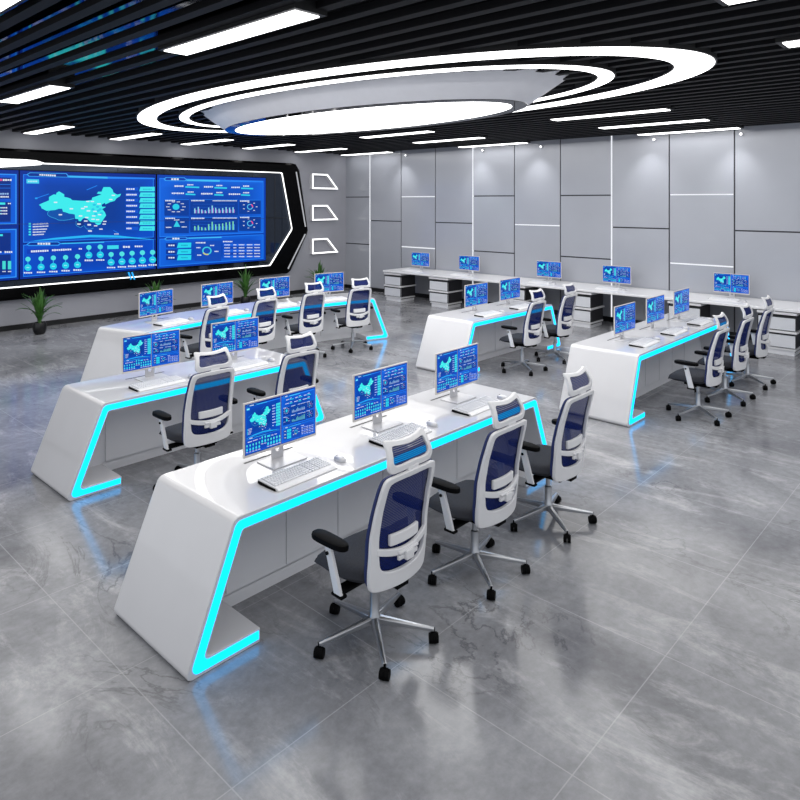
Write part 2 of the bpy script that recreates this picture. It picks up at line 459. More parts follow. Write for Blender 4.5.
UM = (on_y(156.5, 200, SY)[0] - SL) / (SR - SL)      # seam between the main and the right picture
U(-.002, UM - .003, 0, 1, lin((0, 46, 150)), 0); U(UM + .003, 1, 0, 1, lin((0, 66, 184)), 0)
backing(.008, UM - .012, .335, .965, lin((0, 80, 204)), lin((0, 58, 150)))
backing(.008, UM - .012, .02, .315, lin((0, 80, 210)), lin((0, 66, 182)))
border(.008, UM - .012, .335, .965, .0025, BLB); border(.008, UM - .012, .02, .315, .0025, BLB)
backing(UM + .012, .988, .335, .965, lin((14, 104, 232)), lin((0, 66, 176)))
backing(UM + .012, .988, .02, .315, lin((14, 104, 232)), lin((0, 66, 180)))
border(UM + .012, .988, .335, .965, .0025, BLB); border(UM + .012, .988, .02, .315, .0025, BLB)
A = crop(20, 165, .0875); B = crop(85, 170, .1313); C3 = crop(20, 225, .175); D = crop(155, 170, .14375)
# --- main picture: tab, button, map
poly(A, [(75, 108), (110, 85), (530, 95), (560, 128), (540, 142), (100, 132)], lin((60, 170, 255)), 4)
poly(A, [(88, 108), (116, 92), (524, 102), (545, 128), (532, 136), (106, 126)], lin((4, 52, 150)), 5)
glyphs(A, 220, 412, 112, 20, 122, layer=6)
poly(A, [(560, 122), (1000, 136), (1000, 156), (545, 142)], lin((60, 190, 255)), 4)
poly(A, [(1000, 136), (1540, 150), (1540, 162), (1000, 156)], BLB, 4)
poly(A, [(72, 160), (216, 165), (218, 212), (74, 210)], lin((70, 215, 248)), 4); glyphs(A, 90, 200, 187, 16, col=lin((190, 245, 255)), layer=5)
mapA = [(215, 455), (255, 435), (330, 405), (330, 365), (385, 335), (410, 340), (415, 320), (445, 300), (470, 315), (505, 335), (505, 365), (545, 372), (580, 385), (595, 402), (690, 408)]
mapB = [(0, 235), (50, 228), (55, 210), (100, 195), (125, 185), (90, 180), (100, 165), (125, 165), (140, 130), (190, 130), (210, 150), (215, 170), (245, 188), (275, 180), (265, 200), (240, 215), (225, 235), (190, 245), (155, 262), (150, 250), (125, 265), (130, 280), (160, 280), (130, 298), (150, 320), (160, 345), (140, 375), (115, 415), (95, 420), (70, 400), (40, 395), (20, 375), (0, 365)]
mapC = [(720, 610), (690, 645), (670, 640), (665, 618), (630, 615), (625, 565), (600, 560), (560, 555), (520, 540), (490, 535), (480, 500), (440, 500), (400, 515), (340, 520), (305, 525), (245, 495), (240, 475)]
put(4, [A(*p) for p in mapA] + [B(*p) for p in mapB] + [A(*p) for p in mapC], lin((62, 244, 246)))
tib = [(340, 520), (400, 515), (440, 500), (480, 500), (490, 535), (560, 555), (600, 560), (625, 565), (620, 610), (560, 625), (500, 632), (440, 630), (400, 610), (340, 590), (310, 560), (320, 535)]
poly(A, tib, lin((6, 84, 176)), 4)
for i in range(8, len(tib)):
    bar(A, tib[i], tib[(i + 1) % len(tib)], 5, lin((60, 180, 240)), 5)
south = [(640, 640), (640, 690), (690, 715), (730, 690), (760, 730), (800, 735), (840, 720)]
for a, b in zip(south, south[1:]): bar(A, a, b, 5, lin((60, 170, 235)), 4)
poly(A, [(645, 640), (720, 640), (735, 690), (690, 710), (645, 690)], lin((4, 50, 140)), 4)
for x, y in ((405, 427), (585, 500), (460, 568), (715, 497), (750, 478), (690, 582), (760, 600), (672, 675), (750, 640), (790, 685), (780, 525), (800, 755)): rect(A, x - 20, y - 7, x + 20, y + 7, WHT, 6)
for x, y in ((20, 240), (55, 240), (105, 258), (25, 310), (75, 315), (110, 340), (60, 375), (95, 378), (150, 392), (145, 412), (30, 415), (80, 425), (120, 450), (35, 463), (215, 193), (195, 225), (65, 350)): rect(B, x - 13, y - 4, x + 13, y + 4, WHT, 6)
for x, y in ((70, 265), (95, 280), (60, 300), (100, 310), (80, 335), (115, 300), (125, 330)): disc(B, x, y, 13, 9, CY2, 5, 8)
for i, y in enumerate((145, 188, 230, 272, 315, 358, 402, 445)):
    rect(B, 308, y - 13, 404, y + 13, lin((10, 86, 214)), 4); glyphs(B, 314, (380, 395, 378, 398, 382, 398, 410, 356)[i], y, 12, layer=5)
    poly(B, [(422, y - 17), (530, y - 17), (530, y + 17), (412, y + 17)], CYN, 4); glyphs(B, 440, 510, y + 2, 9, col=lin((30, 190, 220)), layer=5)
for k, y in enumerate((672, 702, 735, 765, 795)):
    rect(A, 98, y - 9, 124, y + 9, CYN, 4); glyphs(A, 145, (325, 325, 310, 292, 275)[k], y + 3, 14, y - 4, layer=5)
bar(A, (185, 380), (330, 330), 8, lin((30, 140, 250)), 4); bar(A, (760, 285), (880, 235), 8, lin((30, 140, 250)), 4)
disc(A, 185, 380, 16, 10, lin((40, 170, 255)), 4); bar(B, (215, 460), (255, 480), 4, BLB, 4); glyphs(B, 222, 258, 487, 8)
poly(C3, [(60, 92), (200, 73), (400, 56), (560, 60), (780, 84), (560, 72), (400, 70), (200, 84)], lin((40, 190, 255)), 4)
# --- lower strip of the main picture
poly(C3, [(35, 112), (55, 97), (218, 95), (236, 106), (220, 118), (50, 120)], lin((50, 160, 255)), 4)
poly(C3, [(44, 111), (60, 101), (213, 99), (227, 106), (215, 113), (55, 115)], lin((4, 52, 150)), 5)
glyphs(C3, 100, 175, 107, 12, layer=6)
bar(C3, (236, 106), (480, 98), 6, lin((60, 200, 255)), 4)
poly(C3, [(40, 140), (368, 126), (368, 150), (40, 165)], lin((4, 62, 190)), 4); glyphs(C3, 62, 165, 151, 11, 146, layer=5); glyphs(C3, 182, 295, 144, 11, 139, layer=5); glyphs(C3, 335, 355, 136, 9, layer=5)
pairs = [((45, 195), (45, 243)), ((120, 192), (120, 240)), ((190, 188), (190, 236)), ((260, 185), (260, 231)), ((328, 180), (328, 227)), ((393, 128), (393, 172)), ((458, 125), (458, 170)), ((520, 168), (520, 213)), ((582, 165), (582, 209)), ((640, 161), (640, 206)), ((699, 158), (699, 202)), ((757, 156), (757, 198))]
for (a, b) in pairs:
    bar(C3, a, b, 4, lin((60, 190, 250)), 3)
    disc(C3, a[0], a[1], 15, 14, lin((84, 236, 236)), 4, 14); disc(C3, b[0], b[1], 20, 19, lin((34, 214, 244)), 4, 16)
    glyphs(C3, b[0] - 9, b[0] + 9, b[1], 5, col=lin((180, 245, 255)), layer=5)
    glyphs(C3, b[0] - 24, b[0] + 26, b[1] + 30, 9, layer=5)
poly(C3, [(498, 117), (563, 115), (563, 136), (498, 138)], lin((60, 225, 246)), 4)
glyphs(C3, 588, 630, 125, 11); glyphs(C3, 655, 702, 122, 10)
# --- right picture
poly(D, [(58, 62), (75, 50), (205, 52), (224, 66), (210, 78), (70, 76)], lin((60, 165, 255)), 4)
poly(D, [(68, 62), (80, 54), (200, 56), (214, 66), (204, 73), (76, 71)], lin((10, 64, 176)), 5); glyphs(D, 112, 168, 64, 13, layer=6)
poly(D, [(224, 66), (450, 70), (450, 82), (215, 77)], lin((70, 200, 255)), 4); poly(D, [(450, 72), (750, 80), (750, 86), (450, 80)], BLB, 4)
for (a, b, c, d, y, y2) in ((135, 200, 210, 307, 112, 118), (340, 405, 412, 500, 117, 123), (530, 592, 598, 682, 121, 127), (115, 203, 212, 280, 162, 168), (320, 402, 412, 475, 165, 172), (512, 595, 598, 660, 168, 173)):
    glyphs(D, a, b, y, 11); bar(D, (c, y2), (d, y2 + 3), 10, lin((50, 215, 245)), 4); glyphs(D, c + 14, c + 58, y2 - 15, 9)
for q in ((65, 205, 235, 318), (245, 205, 575, 313), (585, 208, 735, 306), (65, 328, 235, 440), (245, 328, 575, 432), (585, 322, 735, 424)):
    rect(D, *q, lin((2, 62, 160)), 3); rect(D, q[0], q[1], q[2], q[1] + 3, BLB, 4)
    glyphs(D, q[0] + 6, q[0] + 50 + (q[2] - q[0]) * .15, q[1] + 8, 9)
disc(D, 145, 256, 24, 21, lin((40, 214, 244)), 5)
for i in range(10):
    t = 2 * pi * i / 10; x, y = 145 + 56 * cos(t), 256 + 36 * sin(t); glyphs(D, x - 12, x + 12, y, 6)
poly(D, [(150, 350), (174, 395), (128, 395)], lin((50, 214, 240)), 5); glyphs(D, 132, 170, 348, 8); glyphs(D, 75, 115, 399, 7); glyphs(D, 185, 222, 396, 7); glyphs(D, 175, 205, 362, 6)
for row, (yb, col) in enumerate(((301, lin((150, 226, 250))), (420, GRN))):
    hts = (34, 44, 26, 20, 38, 52, 36, 30, 34, 40, 36, 38) if row == 0 else (30, 34, 22, 18, 42, 58, 40, 42, 46, 52, 56, 60)
    for i, hh in enumerate(hts):
        x = 272 + i * 24.2
        rect(D, x, yb - hh - i * .3, x + 8, yb - i * .3, col, 5); rect(D, x + 9, yb - hh * .7, x + 14, yb - i * .3, lin((60, 150, 255)) if row else lin((200, 130, 220)), 5)
    glyphs(D, 400, 570, 214 if row == 0 else 334, 7)
    for k in range(3): rect(D, 262, yb - 20 - k * 22, 555, yb - 18.6 - k * 22, lin((36, 110, 230)), 4)
for cy in (256, 372):
    disc(D, 660, cy, 21, 20, lin((90, 200, 250)), 5, 16, r0=.7); disc(D, 660, cy, 22, 21, PNK, 6, 5, r0=.65, t0=-1.2, t1=.2)
    for i in range(7):
        t = 2 * pi * i / 7; x, y = 660 + 47 * cos(t), cy + 32 * sin(t); glyphs(D, x - 6, x + 6, y, 6)
poly(D, [(62, 480), (80, 466), (215, 465), (232, 474), (216, 486), (76, 490)], lin((60, 165, 255)), 4)
poly(D, [(72, 480), (85, 470), (210, 469), (222, 474), (210, 481), (82, 485)], lin((10, 64, 176)), 5); glyphs(D, 120, 172, 477, 12, layer=6)
bar(D, (232, 474), (462, 468), 7, lin((70, 200, 255)), 4)
for y in (524, 569, 610):
    rect(D, 76, y - 16, 150, y + 16, lin((6, 56, 156)), 4); glyphs(D, 92, 138, y, 11)
    poly(D, [(162, y - 18), (252, y - 19), (250, y + 15), (152, y + 18)], lin((40, 222, 246)), 4); glyphs(D, 180, 228, y, 8, col=lin((20, 160, 200)))
rect(D, 275, 492, 460, 632, lin((14, 76, 190)), 3); glyphs(D, 282, 352, 506, 10)
disc(D, 360, 562, 33, 29, lin((60, 214, 235)), 5, 18, r0=.72); disc(D, 360, 562, 34, 30, lin((214, 214, 130)), 6, 6, r0=.7, t0=1.2, t1=2.6)
for x, y in ((302, 540), (398, 525), (428, 566), (308, 592)): glyphs(D, x - 15, x + 15, y, 8)
rect(D, 470, 486, 735, 614, lin((14, 80, 200)), 3); glyphs(D, 472, 540, 498, 9)
for k in range(5):
    y = 522 + k * 20.5
    rect(D, 476, y - 8, 732, y + 5, lin((30, 110, 236)) if k % 2 == 0 else lin((12, 70, 180)), 4)
    for x0 in (482, 545, 582, 638, 690): glyphs(D, x0, x0 + (40 if x0 != 545 else 22), y - 1 - (x0 - 482) * .008, 7)
n_shared = len(items)
# --- left picture (only its right edge shows)
E_ = crop(0, 165, .15)
UL = -UM
U(UL - .02, -.006, 0, 1, lin((0, 46, 150)), 0)
backing(UL, -.012, .505, .965, lin((4, 96, 226)), lin((0, 62, 176))); backing(UL, -.012, .02, .465, lin((4, 96, 226)), lin((0, 62, 176)))
border(UL, -.012, .505, .965, .004, lin((50, 150, 255))); border(UL, -.012, .02, .465, .004, lin((50, 150, 255)))
for (u0, u1, v0, v1) in ((UL + .02, -.03, .74, .93), (UL + .02, -.03, .53, .71), (UL + .02, -.03, .26, .43), (UL + .02, -.03, .05, .235)):
    U(u0, u1, v0, v1, lin((4, 48, 138)), 3)
rect(E_, -10, 92, 14, 106, PNK, 5); glyphs(E_, 18, 80, 100, 12); rect(E_, -200, 128, 70, 131, BLB, 5); rect(E_, -200, 152, 70, 156, lin((20, 110, 230)), 5)
glyphs(E_, -30, 60, 192, 12, col=lin((150, 190, 240))); glyphs(E_, -30, 60, 212, 10); rect(E_, -40, 250, 34, 264, CYN, 5); glyphs(E_, 52, 74, 257, 9)
for k in range(3): glyphs(E_, -20, 50, 285 + 20 * k, 9); rect(E_, -60, 282 + 20 * k, 10, 287 + 20 * k, CYN, 5)
glyphs(E_, -60, 12, 580, 12); glyphs(E_, 30, 84, 580, 12)
for x in (15, 52, -30, -75): rect(E_, x, 640, x + 22, 695, lin((70, 225, 220)), 5); glyphs(E_, x, x + 24, 710, 7)
rect(E_, -60, 462, 18, 474, CYN, 5)
for k in range(14): U(UL + .05 + k * .018, UL + .06 + k * .018, .56, .58 + .1 * abs(sin(k * 1.3)), CYN, 5)
for k in range(14): U(UL + .05 + k * .018, UL + .06 + k * .018, .28, .3 + .1 * abs(sin(k * .9 + 1)), GRN, 5)

def picture(name, its, fn, parent, lift):
    """fn(U, V, depth) -> point"""
    vs, fs, cols = [], [], []
    for layer, pts, c in its:
        o = len(vs)
        vs += [fn(p[0], p[1], layer * lift) for p in pts]
        fs.append(list(range(o, o + len(pts))))
        cols.append(c if isinstance(c, list) else [c] * len(pts))
    me = bpy.data.meshes.new(name); me.from_pydata(vs, [], fs); me.update()
    at = me.color_attributes.new('Col', 'FLOAT_COLOR', 'CORNER')
    buf = []
    for p, c in zip(me.polygons, cols):
        for q in c: buf += [q[0], q[1], q[2], 1.0]
    at.data.foreach_set('color', buf)
    me.materials.append(M['display'])
    o = bpy.data.objects.new(name, me); COL.objects.link(o)
    if parent is not None: o.parent = parent
    return o

# video wall: three big pictures
vw = empty('video_wall', (6.0, SY, SB)); tag(vw, 'huge blue video wall of data dashboards with a glowing map, set in the left wall', 'screen')
def wallfn(u, v, dz): return (SL + u * (SR - SL) - 6.0, -dz, v * (ST - SB))
sh = items[:n_shared]
def cx(it): return sum(p[0] for p in it[1]) / len(it[1])
picture('dashboard_display', [i for i in sh if cx(i) < UM], wallfn, vw, .0012)['label'] = 'dashboard with glowing cyan map'
picture('dashboard_display', [i for i in sh if cx(i) >= UM], wallfn, vw, .0012)['label'] = 'dashboard of bar charts and dials'
picture('dashboard_display', items[n_shared:], wallfn, vw, .0012)['label'] = 'dashboard cut off by the left edge'
b = MB(); xa = SL + (UL - .02) * (SR - SL) - 6.0; xb = SR - 6.0
b.box(((xa + xb) / 2, .018, (ST - SB) / 2), (xb - xa + .03, .030, ST - SB + .03)); b.build('panel_backing', M['frame'], vw, smooth=False)
b = MB(); b.box(((xa + xb) / 2, -.011, (ST - SB) * .507), (xb - xa, .002, .008)); b.build('panel_seam', pmat('seam_blue', (8, 40, 110), .4, noise=.05), vw, smooth=False)

# black many-sided frame round the video wall
def q(px, py, Y=14.0): return on_y(px, py, Y)
fr = empty('video_wall_frame', (6.0, WY, 0)); tag(fr, 'black faceted frame with white light lines round the video wall', 'frame')
CXW = 5.93
def mirror(pts): return [(2 * CXW - x, z) for x, z in reversed(pts)]
outer_r = [(10.85, .60), (10.95, .66), (11.50, 1.60), (11.53, 1.70), (11.24, 3.30), (11.12, 3.45), (10.98, 3.475)]
outer = outer_r + mirror(outer_r)
led_r = [(10.20, .857), (10.23, .857), (10.265, .88), (10.935, 1.74), (10.945, 1.79), (10.63, 3.17), (10.60, 3.20)]
ledp = led_r + mirror(led_r)
def L3(pts, y): return [(x - 6.0, y - WY, z) for x, z in pts]
def inset(pts, d):
    cxm, czm = CXW, 2.0; out = []
    for x, z in pts:
        l = math.hypot(x - cxm, z - czm)
        out.append((x - d * (x - cxm) / abs(x - cxm), z - d * (1 if z > czm else -1)))
    return out
fb = MB()
fb.strip(L3(outer, WY), L3(outer, 14.03), closed=True)
fb.strip(L3(outer, 14.03), L3(inset(outer, .05), 13.99), closed=True)
fb.strip(L3(inset(outer, .05), 13.99), L3(ledp, 14.0), closed=True)
fb.strip(L3(ledp, 14.0), L3(ledp, 14.05), closed=True)
fb.build('frame_body', M['frame'], fr, smooth=False)
g = MB(); pts = L3(ledp, 14.025); g.add(pts, [tuple(range(len(pts)))]); bg_ = g.build('backing_glass', M['glass'], fr, smooth=False)
j = MB(); xv = on_y(275, 200, 14.02)[0] - 6; zh = on_y(275, 218, 14.02)[1]
j.box((xv, 14.022 - WY, 2.02), (.014, .004, 2.2)); j.box((4.6, 14.022 - WY, zh), (.62, .004, .012))
for px in (253, 213, 165, 118): j.box((on_y(px, 172, 14.02)[0] - 6, 14.022 - WY, 3.13), (.012, .004, .10))
j.build('panel_joints', M['slot'], bg_, smooth=False)
def ledline(name, pts, w, y0, y1, mat, closed=True):
    a = L3(inset(pts, -w), y0); c = L3(pts, y0); a2 = L3(inset(pts, -w), y1); c2 = L3(pts, y1)
    m = MB(); m.strip(a, c, closed=closed); m.strip(c, c2, closed=closed); m.strip(a, a2, closed=closed); return m.build(name, mat, fr, smooth=False)
ledline('light_line', ledp, .022, 13.982, 14.0, M['ledw'])
def line2(a, b2, w, y=13.975):
    (x0, z0), (x1, z1) = a, b2; l = math.hypot(x1 - x0, z1 - z0); nx, nz = -(z1 - z0) / l * w / 2, (x1 - x0) / l * w / 2
    m = MB(); m.prism([(x0 + nx - 6, z0 + nz), (x1 + nx - 6, z1 + nz), (x1 - nx - 6, z1 - nz), (x0 - nx - 6, z0 - nz)], y - WY, y + .02 - WY); return m
dim = emat('dim_light_line', (.8, .82, .88), .55)
for a, b2 in (((11.10, 3.25), (11.41, 1.80)), ((11.40, 1.60), (10.83, .72))): line2(a, b2, .03).build('edge_light_line', dim, fr, smooth=False)
# ceiling light reflection at the head's left, built as a glowing shape
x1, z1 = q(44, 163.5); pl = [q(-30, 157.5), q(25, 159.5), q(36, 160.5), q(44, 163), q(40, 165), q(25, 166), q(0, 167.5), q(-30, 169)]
m = MB(); m.prism([(x - 6, z) for x, z in pl], 13.975 - WY, 13.99 - WY); m.build('glowing_reflection', M['ledw'], fr, smooth=False)
for k in (0, 1):
    a = q(128 + k * 3.4, 272.2); b2 = q(130.6 + k * 3.4, 279.2); line2(a, b2, .026, 13.965).build('blue_slash', M['accent'], fr, smooth=False)

# trapezoid wall lamps
for (rows, lab) in (((135, 222), 'uppermost of three white glowing trapezoid frames on the grey wall'), ((315, 403), 'middle one of three white glowing trapezoid frames on the grey wall'), ((508, 595), 'lowest of three white glowing trapezoid frames on the grey wall')):
    YL = WY - .11; zt = on_y(312.75, 150 + rows[0] * .175, YL)[1]; zb = on_y(312.75, 150 + rows[1] * .175, YL)[1]
    XL = on_y(312.3, 200, YL)[0] + .17
    r = empty('trapezoid_wall_lamp', (XL, WY, zb)); tag(r, lab, 'wall lamp', 'trapezoid wall lamps')
    h = zt - zb
    o_ = [(-.17, 0), (.77, 0), (.375, h), (-.17, h)]; i_ = [(-.134, .036), (.688, .036), (.354, h - .036), (-.134, h - .036)]
    f = lambda pts, y: [(x, y, z) for x, z in pts]
    b = MB(); b.strip(f(o_, 0), f(o_, -.11), closed=True); b.strip(f(i_, -.11), f(i_, -.005), closed=True); b.build('box_frame', M['white'], r, smooth=False)
    b = MB(); b.strip(f(o_, -.115), f(i_, -.115), closed=True); b.strip(f(o_, -.115), f(o_, -.109), closed=True); b.strip(f(i_, -.115), f(i_, -.109), closed=True); b.build('light_line', M['ledw'], r, smooth=False)
    b = MB(); b.add(f(i_, -.004), [(0, 1, 2, 3)]); b.build('back_plate', M['wall'], r, smooth=False)

# ------------------------------------------------------------------ desks
TH = .085; TOPZ = .75; INS = .30; DEP = .84
def fillet(p0, p1, p2, r, n=7):
    a = (p0[0] - p1[0], p0[1] - p1[1]); b = (p2[0] - p1[0], p2[1] - p1[1])
    la, lb = math.hypot(*a), math.hypot(*b); a = (a[0] / la, a[1] / la); b = (b[0] / lb, b[1] / lb)
    cosv = a[0] * b[0] + a[1] * b[1]; half = math.acos(cosv) / 2; t = r / math.tan(half)
    q0 = (p1[0] + a[0] * t, p1[1] + a[1] * t); q1 = (p1[0] + b[0] * t, p1[1] + b[1] * t)
    m = (a[0] + b[0], a[1] + b[1]); lm = math.hypot(*m); c = (p1[0] + m[0] / lm * r / sin(half), p1[1] + m[1] / lm * r / sin(half))
    a0 = math.atan2(q0[1] - c[1], q0[0] - c[0]); a1 = math.atan2(q1[1] - c[1], q1[0] - c[0])
    d = (a1 - a0 + pi) % (2 * pi) - pi
    return [(c[0] + r * cos(a0 + d * i / (n - 1)), c[1] + r * sin(a0 + d * i / (n - 1))) for i in range(n)]

def ribbon_paths(Lt, nseg):
    """outer and inner outline of the front of a desk, x from 0 at the lower left corner"""
    W = Lt + 2 * INS; ft = .47; bt = .08
    slope = math.atan2(TOPZ, INS); thx = TH / sin(slope)
    O = [(ft, 0.0), (0.0, 0.0), (INS, TOPZ), (W - INS, TOPZ), (W, 0.0), (W - ft, 0.0)]
    # inner corners
    def inx(z): return z / TOPZ * INS + thx
    I = [(ft, bt), (inx(bt), bt), (inx(TOPZ - TH), TOPZ - TH), (W - inx(TOPZ - TH), TOPZ - TH), (W - inx(bt), bt), (W - ft, bt)]
    def path(P, r1, r2):
        out = [P[0]]
        c = fillet(P[0], P[1], P[2], r1); out += c
        c2 = fillet(P[1], P[2], P[3], r2)
        out += c2
        c3 = fillet(P[2], P[3], P[4], r2)
        for i in range(1, nseg): out.append((c2[-1][0] + (c3[0][0] - c2[-1][0]) * i / nseg, P[2][1]))
        out += c3; out += fillet(P[3], P[4], P[5], r1); out.append(P[5])
        return out
    return path(O, .035, .055), path(I, .03, .02), W

def make_desk(label, loc, Lt, doors, slot_xs, handles=0, arc=None, door_edges=None):
    root = empty('control_desk', loc); tag(root, label, 'desk', 'white control desks')
    O, I, W = ribbon_paths(Lt, 28 if arc else 1)
    if arc:
        R, Cx, Cy = arc
        def T(x, y, z):
            ph = (x - W / 2) / R
            return (Cx + (R + y) * sin(ph) - loc[0], Cy + (R + y) * cos(ph) - loc[1], z)
    else:
        T = lambda x, y, z: (x, y, z)
    def lerp(t): return [(o[0] * (1 - t) + i[0] * t, o[1] * (1 - t) + i[1] * t) for o, i in zip(O, I)]
    t3 = lambda P, y: [T(x, y, z) for x, z in P]
    b = MB()
    b.strip(t3(O, 0), t3(O, DEP)); b.strip(t3(I, 0), t3(I, DEP)); b.strip(t3(O, 0), t3(I, 0)); b.strip(t3(O, DEP), t3(I, DEP))
    for k in (0, -1): b.add([T(*O[k][:1], 0, O[k][1]), T(O[k][0], DEP, O[k][1]), T(I[k][0], DEP, I[k][1]), T(I[k][0], 0, I[k][1])], [(0, 1, 2, 3)])
    me = b
    o = me.build('desk_shell', M['gloss'], root, bevel=.005, ang=30)
    # weld so that the bevel sees shared edges
    bm = bmesh.new(); bm.from_mesh(o.data); bmesh.ops.remove_doubles(bm, verts=bm.verts[:], dist=1e-5); bmesh.ops.recalc_face_normals(bm, faces=bm.faces[:]); bm.to_mesh(o.data); bm.free()
    o.data.set_sharp_from_angle(angle=radians(30))
    # light strip let into the front edge
    l0, l1 = lerp(.28), lerp(.84)
    def trim(P):
        P = list(P); P[0] = (P[0][0] - .012, P[0][1]); P[-1] = (P[-1][0] + .012, P[-1][1]); return P
    l0, l1 = trim(l0), trim(l1)
    s = MB(); s.strip(t3(l0, -.004), t3(l1, -.004)); s.strip(t3(l0, -.004), t3(l0, .004)); s.strip(t3(l1, -.004), t3(l1, .004))
    led = s.build('light_strip', M['cyan'], root, smooth=False); led['label'] = 'glowing cyan light strip'
    # cabinet body under the top
    y0, y1 = .40, DEP - .03
    thx = TH / sin(math.atan2(TOPZ, INS))
    def inx(z): return z / TOPZ * INS + thx - .002
    n = 24 if arc else 1
    zb, zt = .079, TOPZ - TH + .001
    c = MB(); F0, F1, B0, B1 = [], [], [], []
    for i in range(n + 1):
        t = i / n
        xb_ = inx(zb) + (W - 2 * inx(zb)) * t; xt_ = inx(zt) + (W - 2 * inx(zt)) * t
        F0.append(T(xb_, y0, zb)); F1.append(T(xt_, y0, zt)); B0.append(T(xb_, y1, zb)); B1.append(T(xt_, y1, zt))
    c.strip(F0, F1); c.strip(B0, B1); c.strip(F0, B0); c.strip(F1, B1)
    c.add([F0[0], F1[0], B1[0], B0[0]], [(0, 1, 2, 3)]); c.add([F0[-1], F1[-1], B1[-1], B0[-1]], [(0, 1, 2, 3)])
    c.build('cabinet_body', M['front'], root, smooth=False)
    # plinth between the feet
    pm = MB(); P0, P1, P2, P3 = [], [], [], []
    for i in range(n + 1):
        x = .471 + (W - .942) * i / n
        P0.append(T(x, y0, 0)); P1.append(T(x, y0, .082)); P2.append(T(x, y1, 0)); P3.append(T(x, y1, .082))
    pm.strip(P0, P1); pm.strip(P2, P3); pm.strip(P0, P2); pm.strip(P1, P3)
    pm.add([P0[0], P1[0], P3[0], P2[0]], [(0, 1, 2, 3)]); pm.add([P0[-1], P1[-1], P3[-1], P2[-1]], [(0, 1, 2, 3)])
    pm.build('plinth', M['front'], root, smooth=False)
    dx0, dx1 = .495, W - .495
    for k in range(doors):
        a = dx0 + (dx1 - dx0) * k / doors + .004; e = dx0 + (dx1 - dx0) * (k + 1) / doors - .004
        d = MB(); m_ = 6 if arc else 1
        f0 = [T(a + (e - a) * i / m_, y0 - .016, .10) for i in range(m_ + 1)]; f1 = [T(a + (e - a) * i / m_, y0 - .016, .645) for i in range(m_ + 1)]
        g0 = [T(a + (e - a) * i / m_, y0 - .001, .10) for i in range(m_ + 1)]; g1 = [T(a + (e - a) * i / m_, y0 - .001, .645) for i in range(m_ + 1)]
        d.strip(f0, f1); d.strip(f0, g0); d.strip(f1, g1)
        d.add([f0[0], f1[0], g1[0], g0[0]], [(0, 1, 2, 3)]); d.add([f0[-1], f1[-1], g1[-1], g0[-1]], [(0, 1, 2, 3)])
        dr = d.build('door', M['front'], root, smooth=False)
        for hz in ([.605] if handles == 1 else [.60, .555] if handles == 2 else []):
            hm = MB(); w_ = (e - a)
            ha, hb = a + w_ * .12, e - w_ * .12
            q0 = [T(ha, y0 - .0175, hz - .007), T(hb, y0 - .0175, hz - .007), T(hb, y0 - .0175, hz + .007), T(ha, y0 - .0175, hz + .007)]
            q1 = [T(ha, y0 - .0155, hz - .007), T(hb, y0 - .0155, hz - .007), T(hb, y0 - .0155, hz + .007), T(ha, y0 - .0155, hz + .007)]
            hm.add(q0 + q1, [(0, 1, 2, 3), (0, 1, 5, 4), (1, 2, 6, 5), (2, 3, 7, 6), (3, 0, 4, 7)])
            hm.build('recessed_handle', M['slot'], dr, smooth=False)
    for x in slot_xs:
        sm = MB(); a, e = x - .20, x + .20
        sm.add([T(a, .598, TOPZ + .0004), T(e, .598, TOPZ + .0004), T(e, .620, TOPZ + .0004), T(a, .620, TOPZ + .0004), T(a, .598, TOPZ - .002), T(e, .598, TOPZ - .002), T(e, .620, TOPZ - .002), T(a, .620, TOPZ - .002)],
               [(0, 1, 2, 3), (0, 1, 5, 4), (1, 2, 6, 5), (2, 3, 7, 6), (3, 0, 4, 7)])
        sm.build('cable_slot', M['slot'], root, smooth=False)
    return root

# ------------------------------------------------------------------ chair
def spl(pts, n):
    """closed Catmull-Rom through half outline mirrored in x"""
    full = [(x, z) for x, z in pts] + [(-x, z) for x, z in reversed(pts[1:-1])]
    m = len(full); out = []
    for i in range(m):
        p0, p1, p2, p3 = full[i - 1], full[i], full[(i + 1) % m], full[(i + 2) % m]
        for k in range(n):
            t = k / n
            out.append(tuple(.5 * (2 * p1[j] + (p2[j] - p0[j]) * t + (2 * p0[j] - 5 * p1[j] + 4 * p2[j] - p3[j]) * t * t + (3 * p1[j] - p0[j] - 3 * p2[j] + p3[j]) * t ** 3) for j in (0, 1)))
    return out
def itp(tab, z):
    if z <= tab[0][0]: return tab[0][1]
    for (a, b), (c, d) in zip(tab, tab[1:]):
        if z <= c: return b + (d - b) * (z - a) / (c - a)
    return tab[-1][1]
BY = [(.40, -.208), (.48, -.216), (.58, -.226), (.70, -.225), (.85, -.243), (1.04, -.283)]
HY = [(1.03, -.272), (1.09, -.278), (1.13, -.268), (1.17, -.246), (1.21, -.215)]
def loopring(o, i, yf, th, mb):
    P = lambda pts, off: [(x, yf(x, z) + off, z) for x, z in pts]
    of, ob, if_, ib = P(o, 0), P(o, -th), P(i, 0), P(i, -th)
    mb.strip(of, if_, closed=True); mb.strip(ob, ib, closed=True); mb.strip(of, ob, closed=True); mb.strip(if_, ib, closed=True)
    return mb
def weld(o):
    bm = bmesh.new(); bm.from_mesh(o.data); bmesh.ops.remove_doubles(bm, verts=bm.verts[:], dist=1e-5); bmesh.ops.recalc_face_normals(bm, faces=bm.faces[:]); bm.to_mesh(o.data); bm.free()
    o.data.set_sharp_from_angle(angle=radians(35)); return o
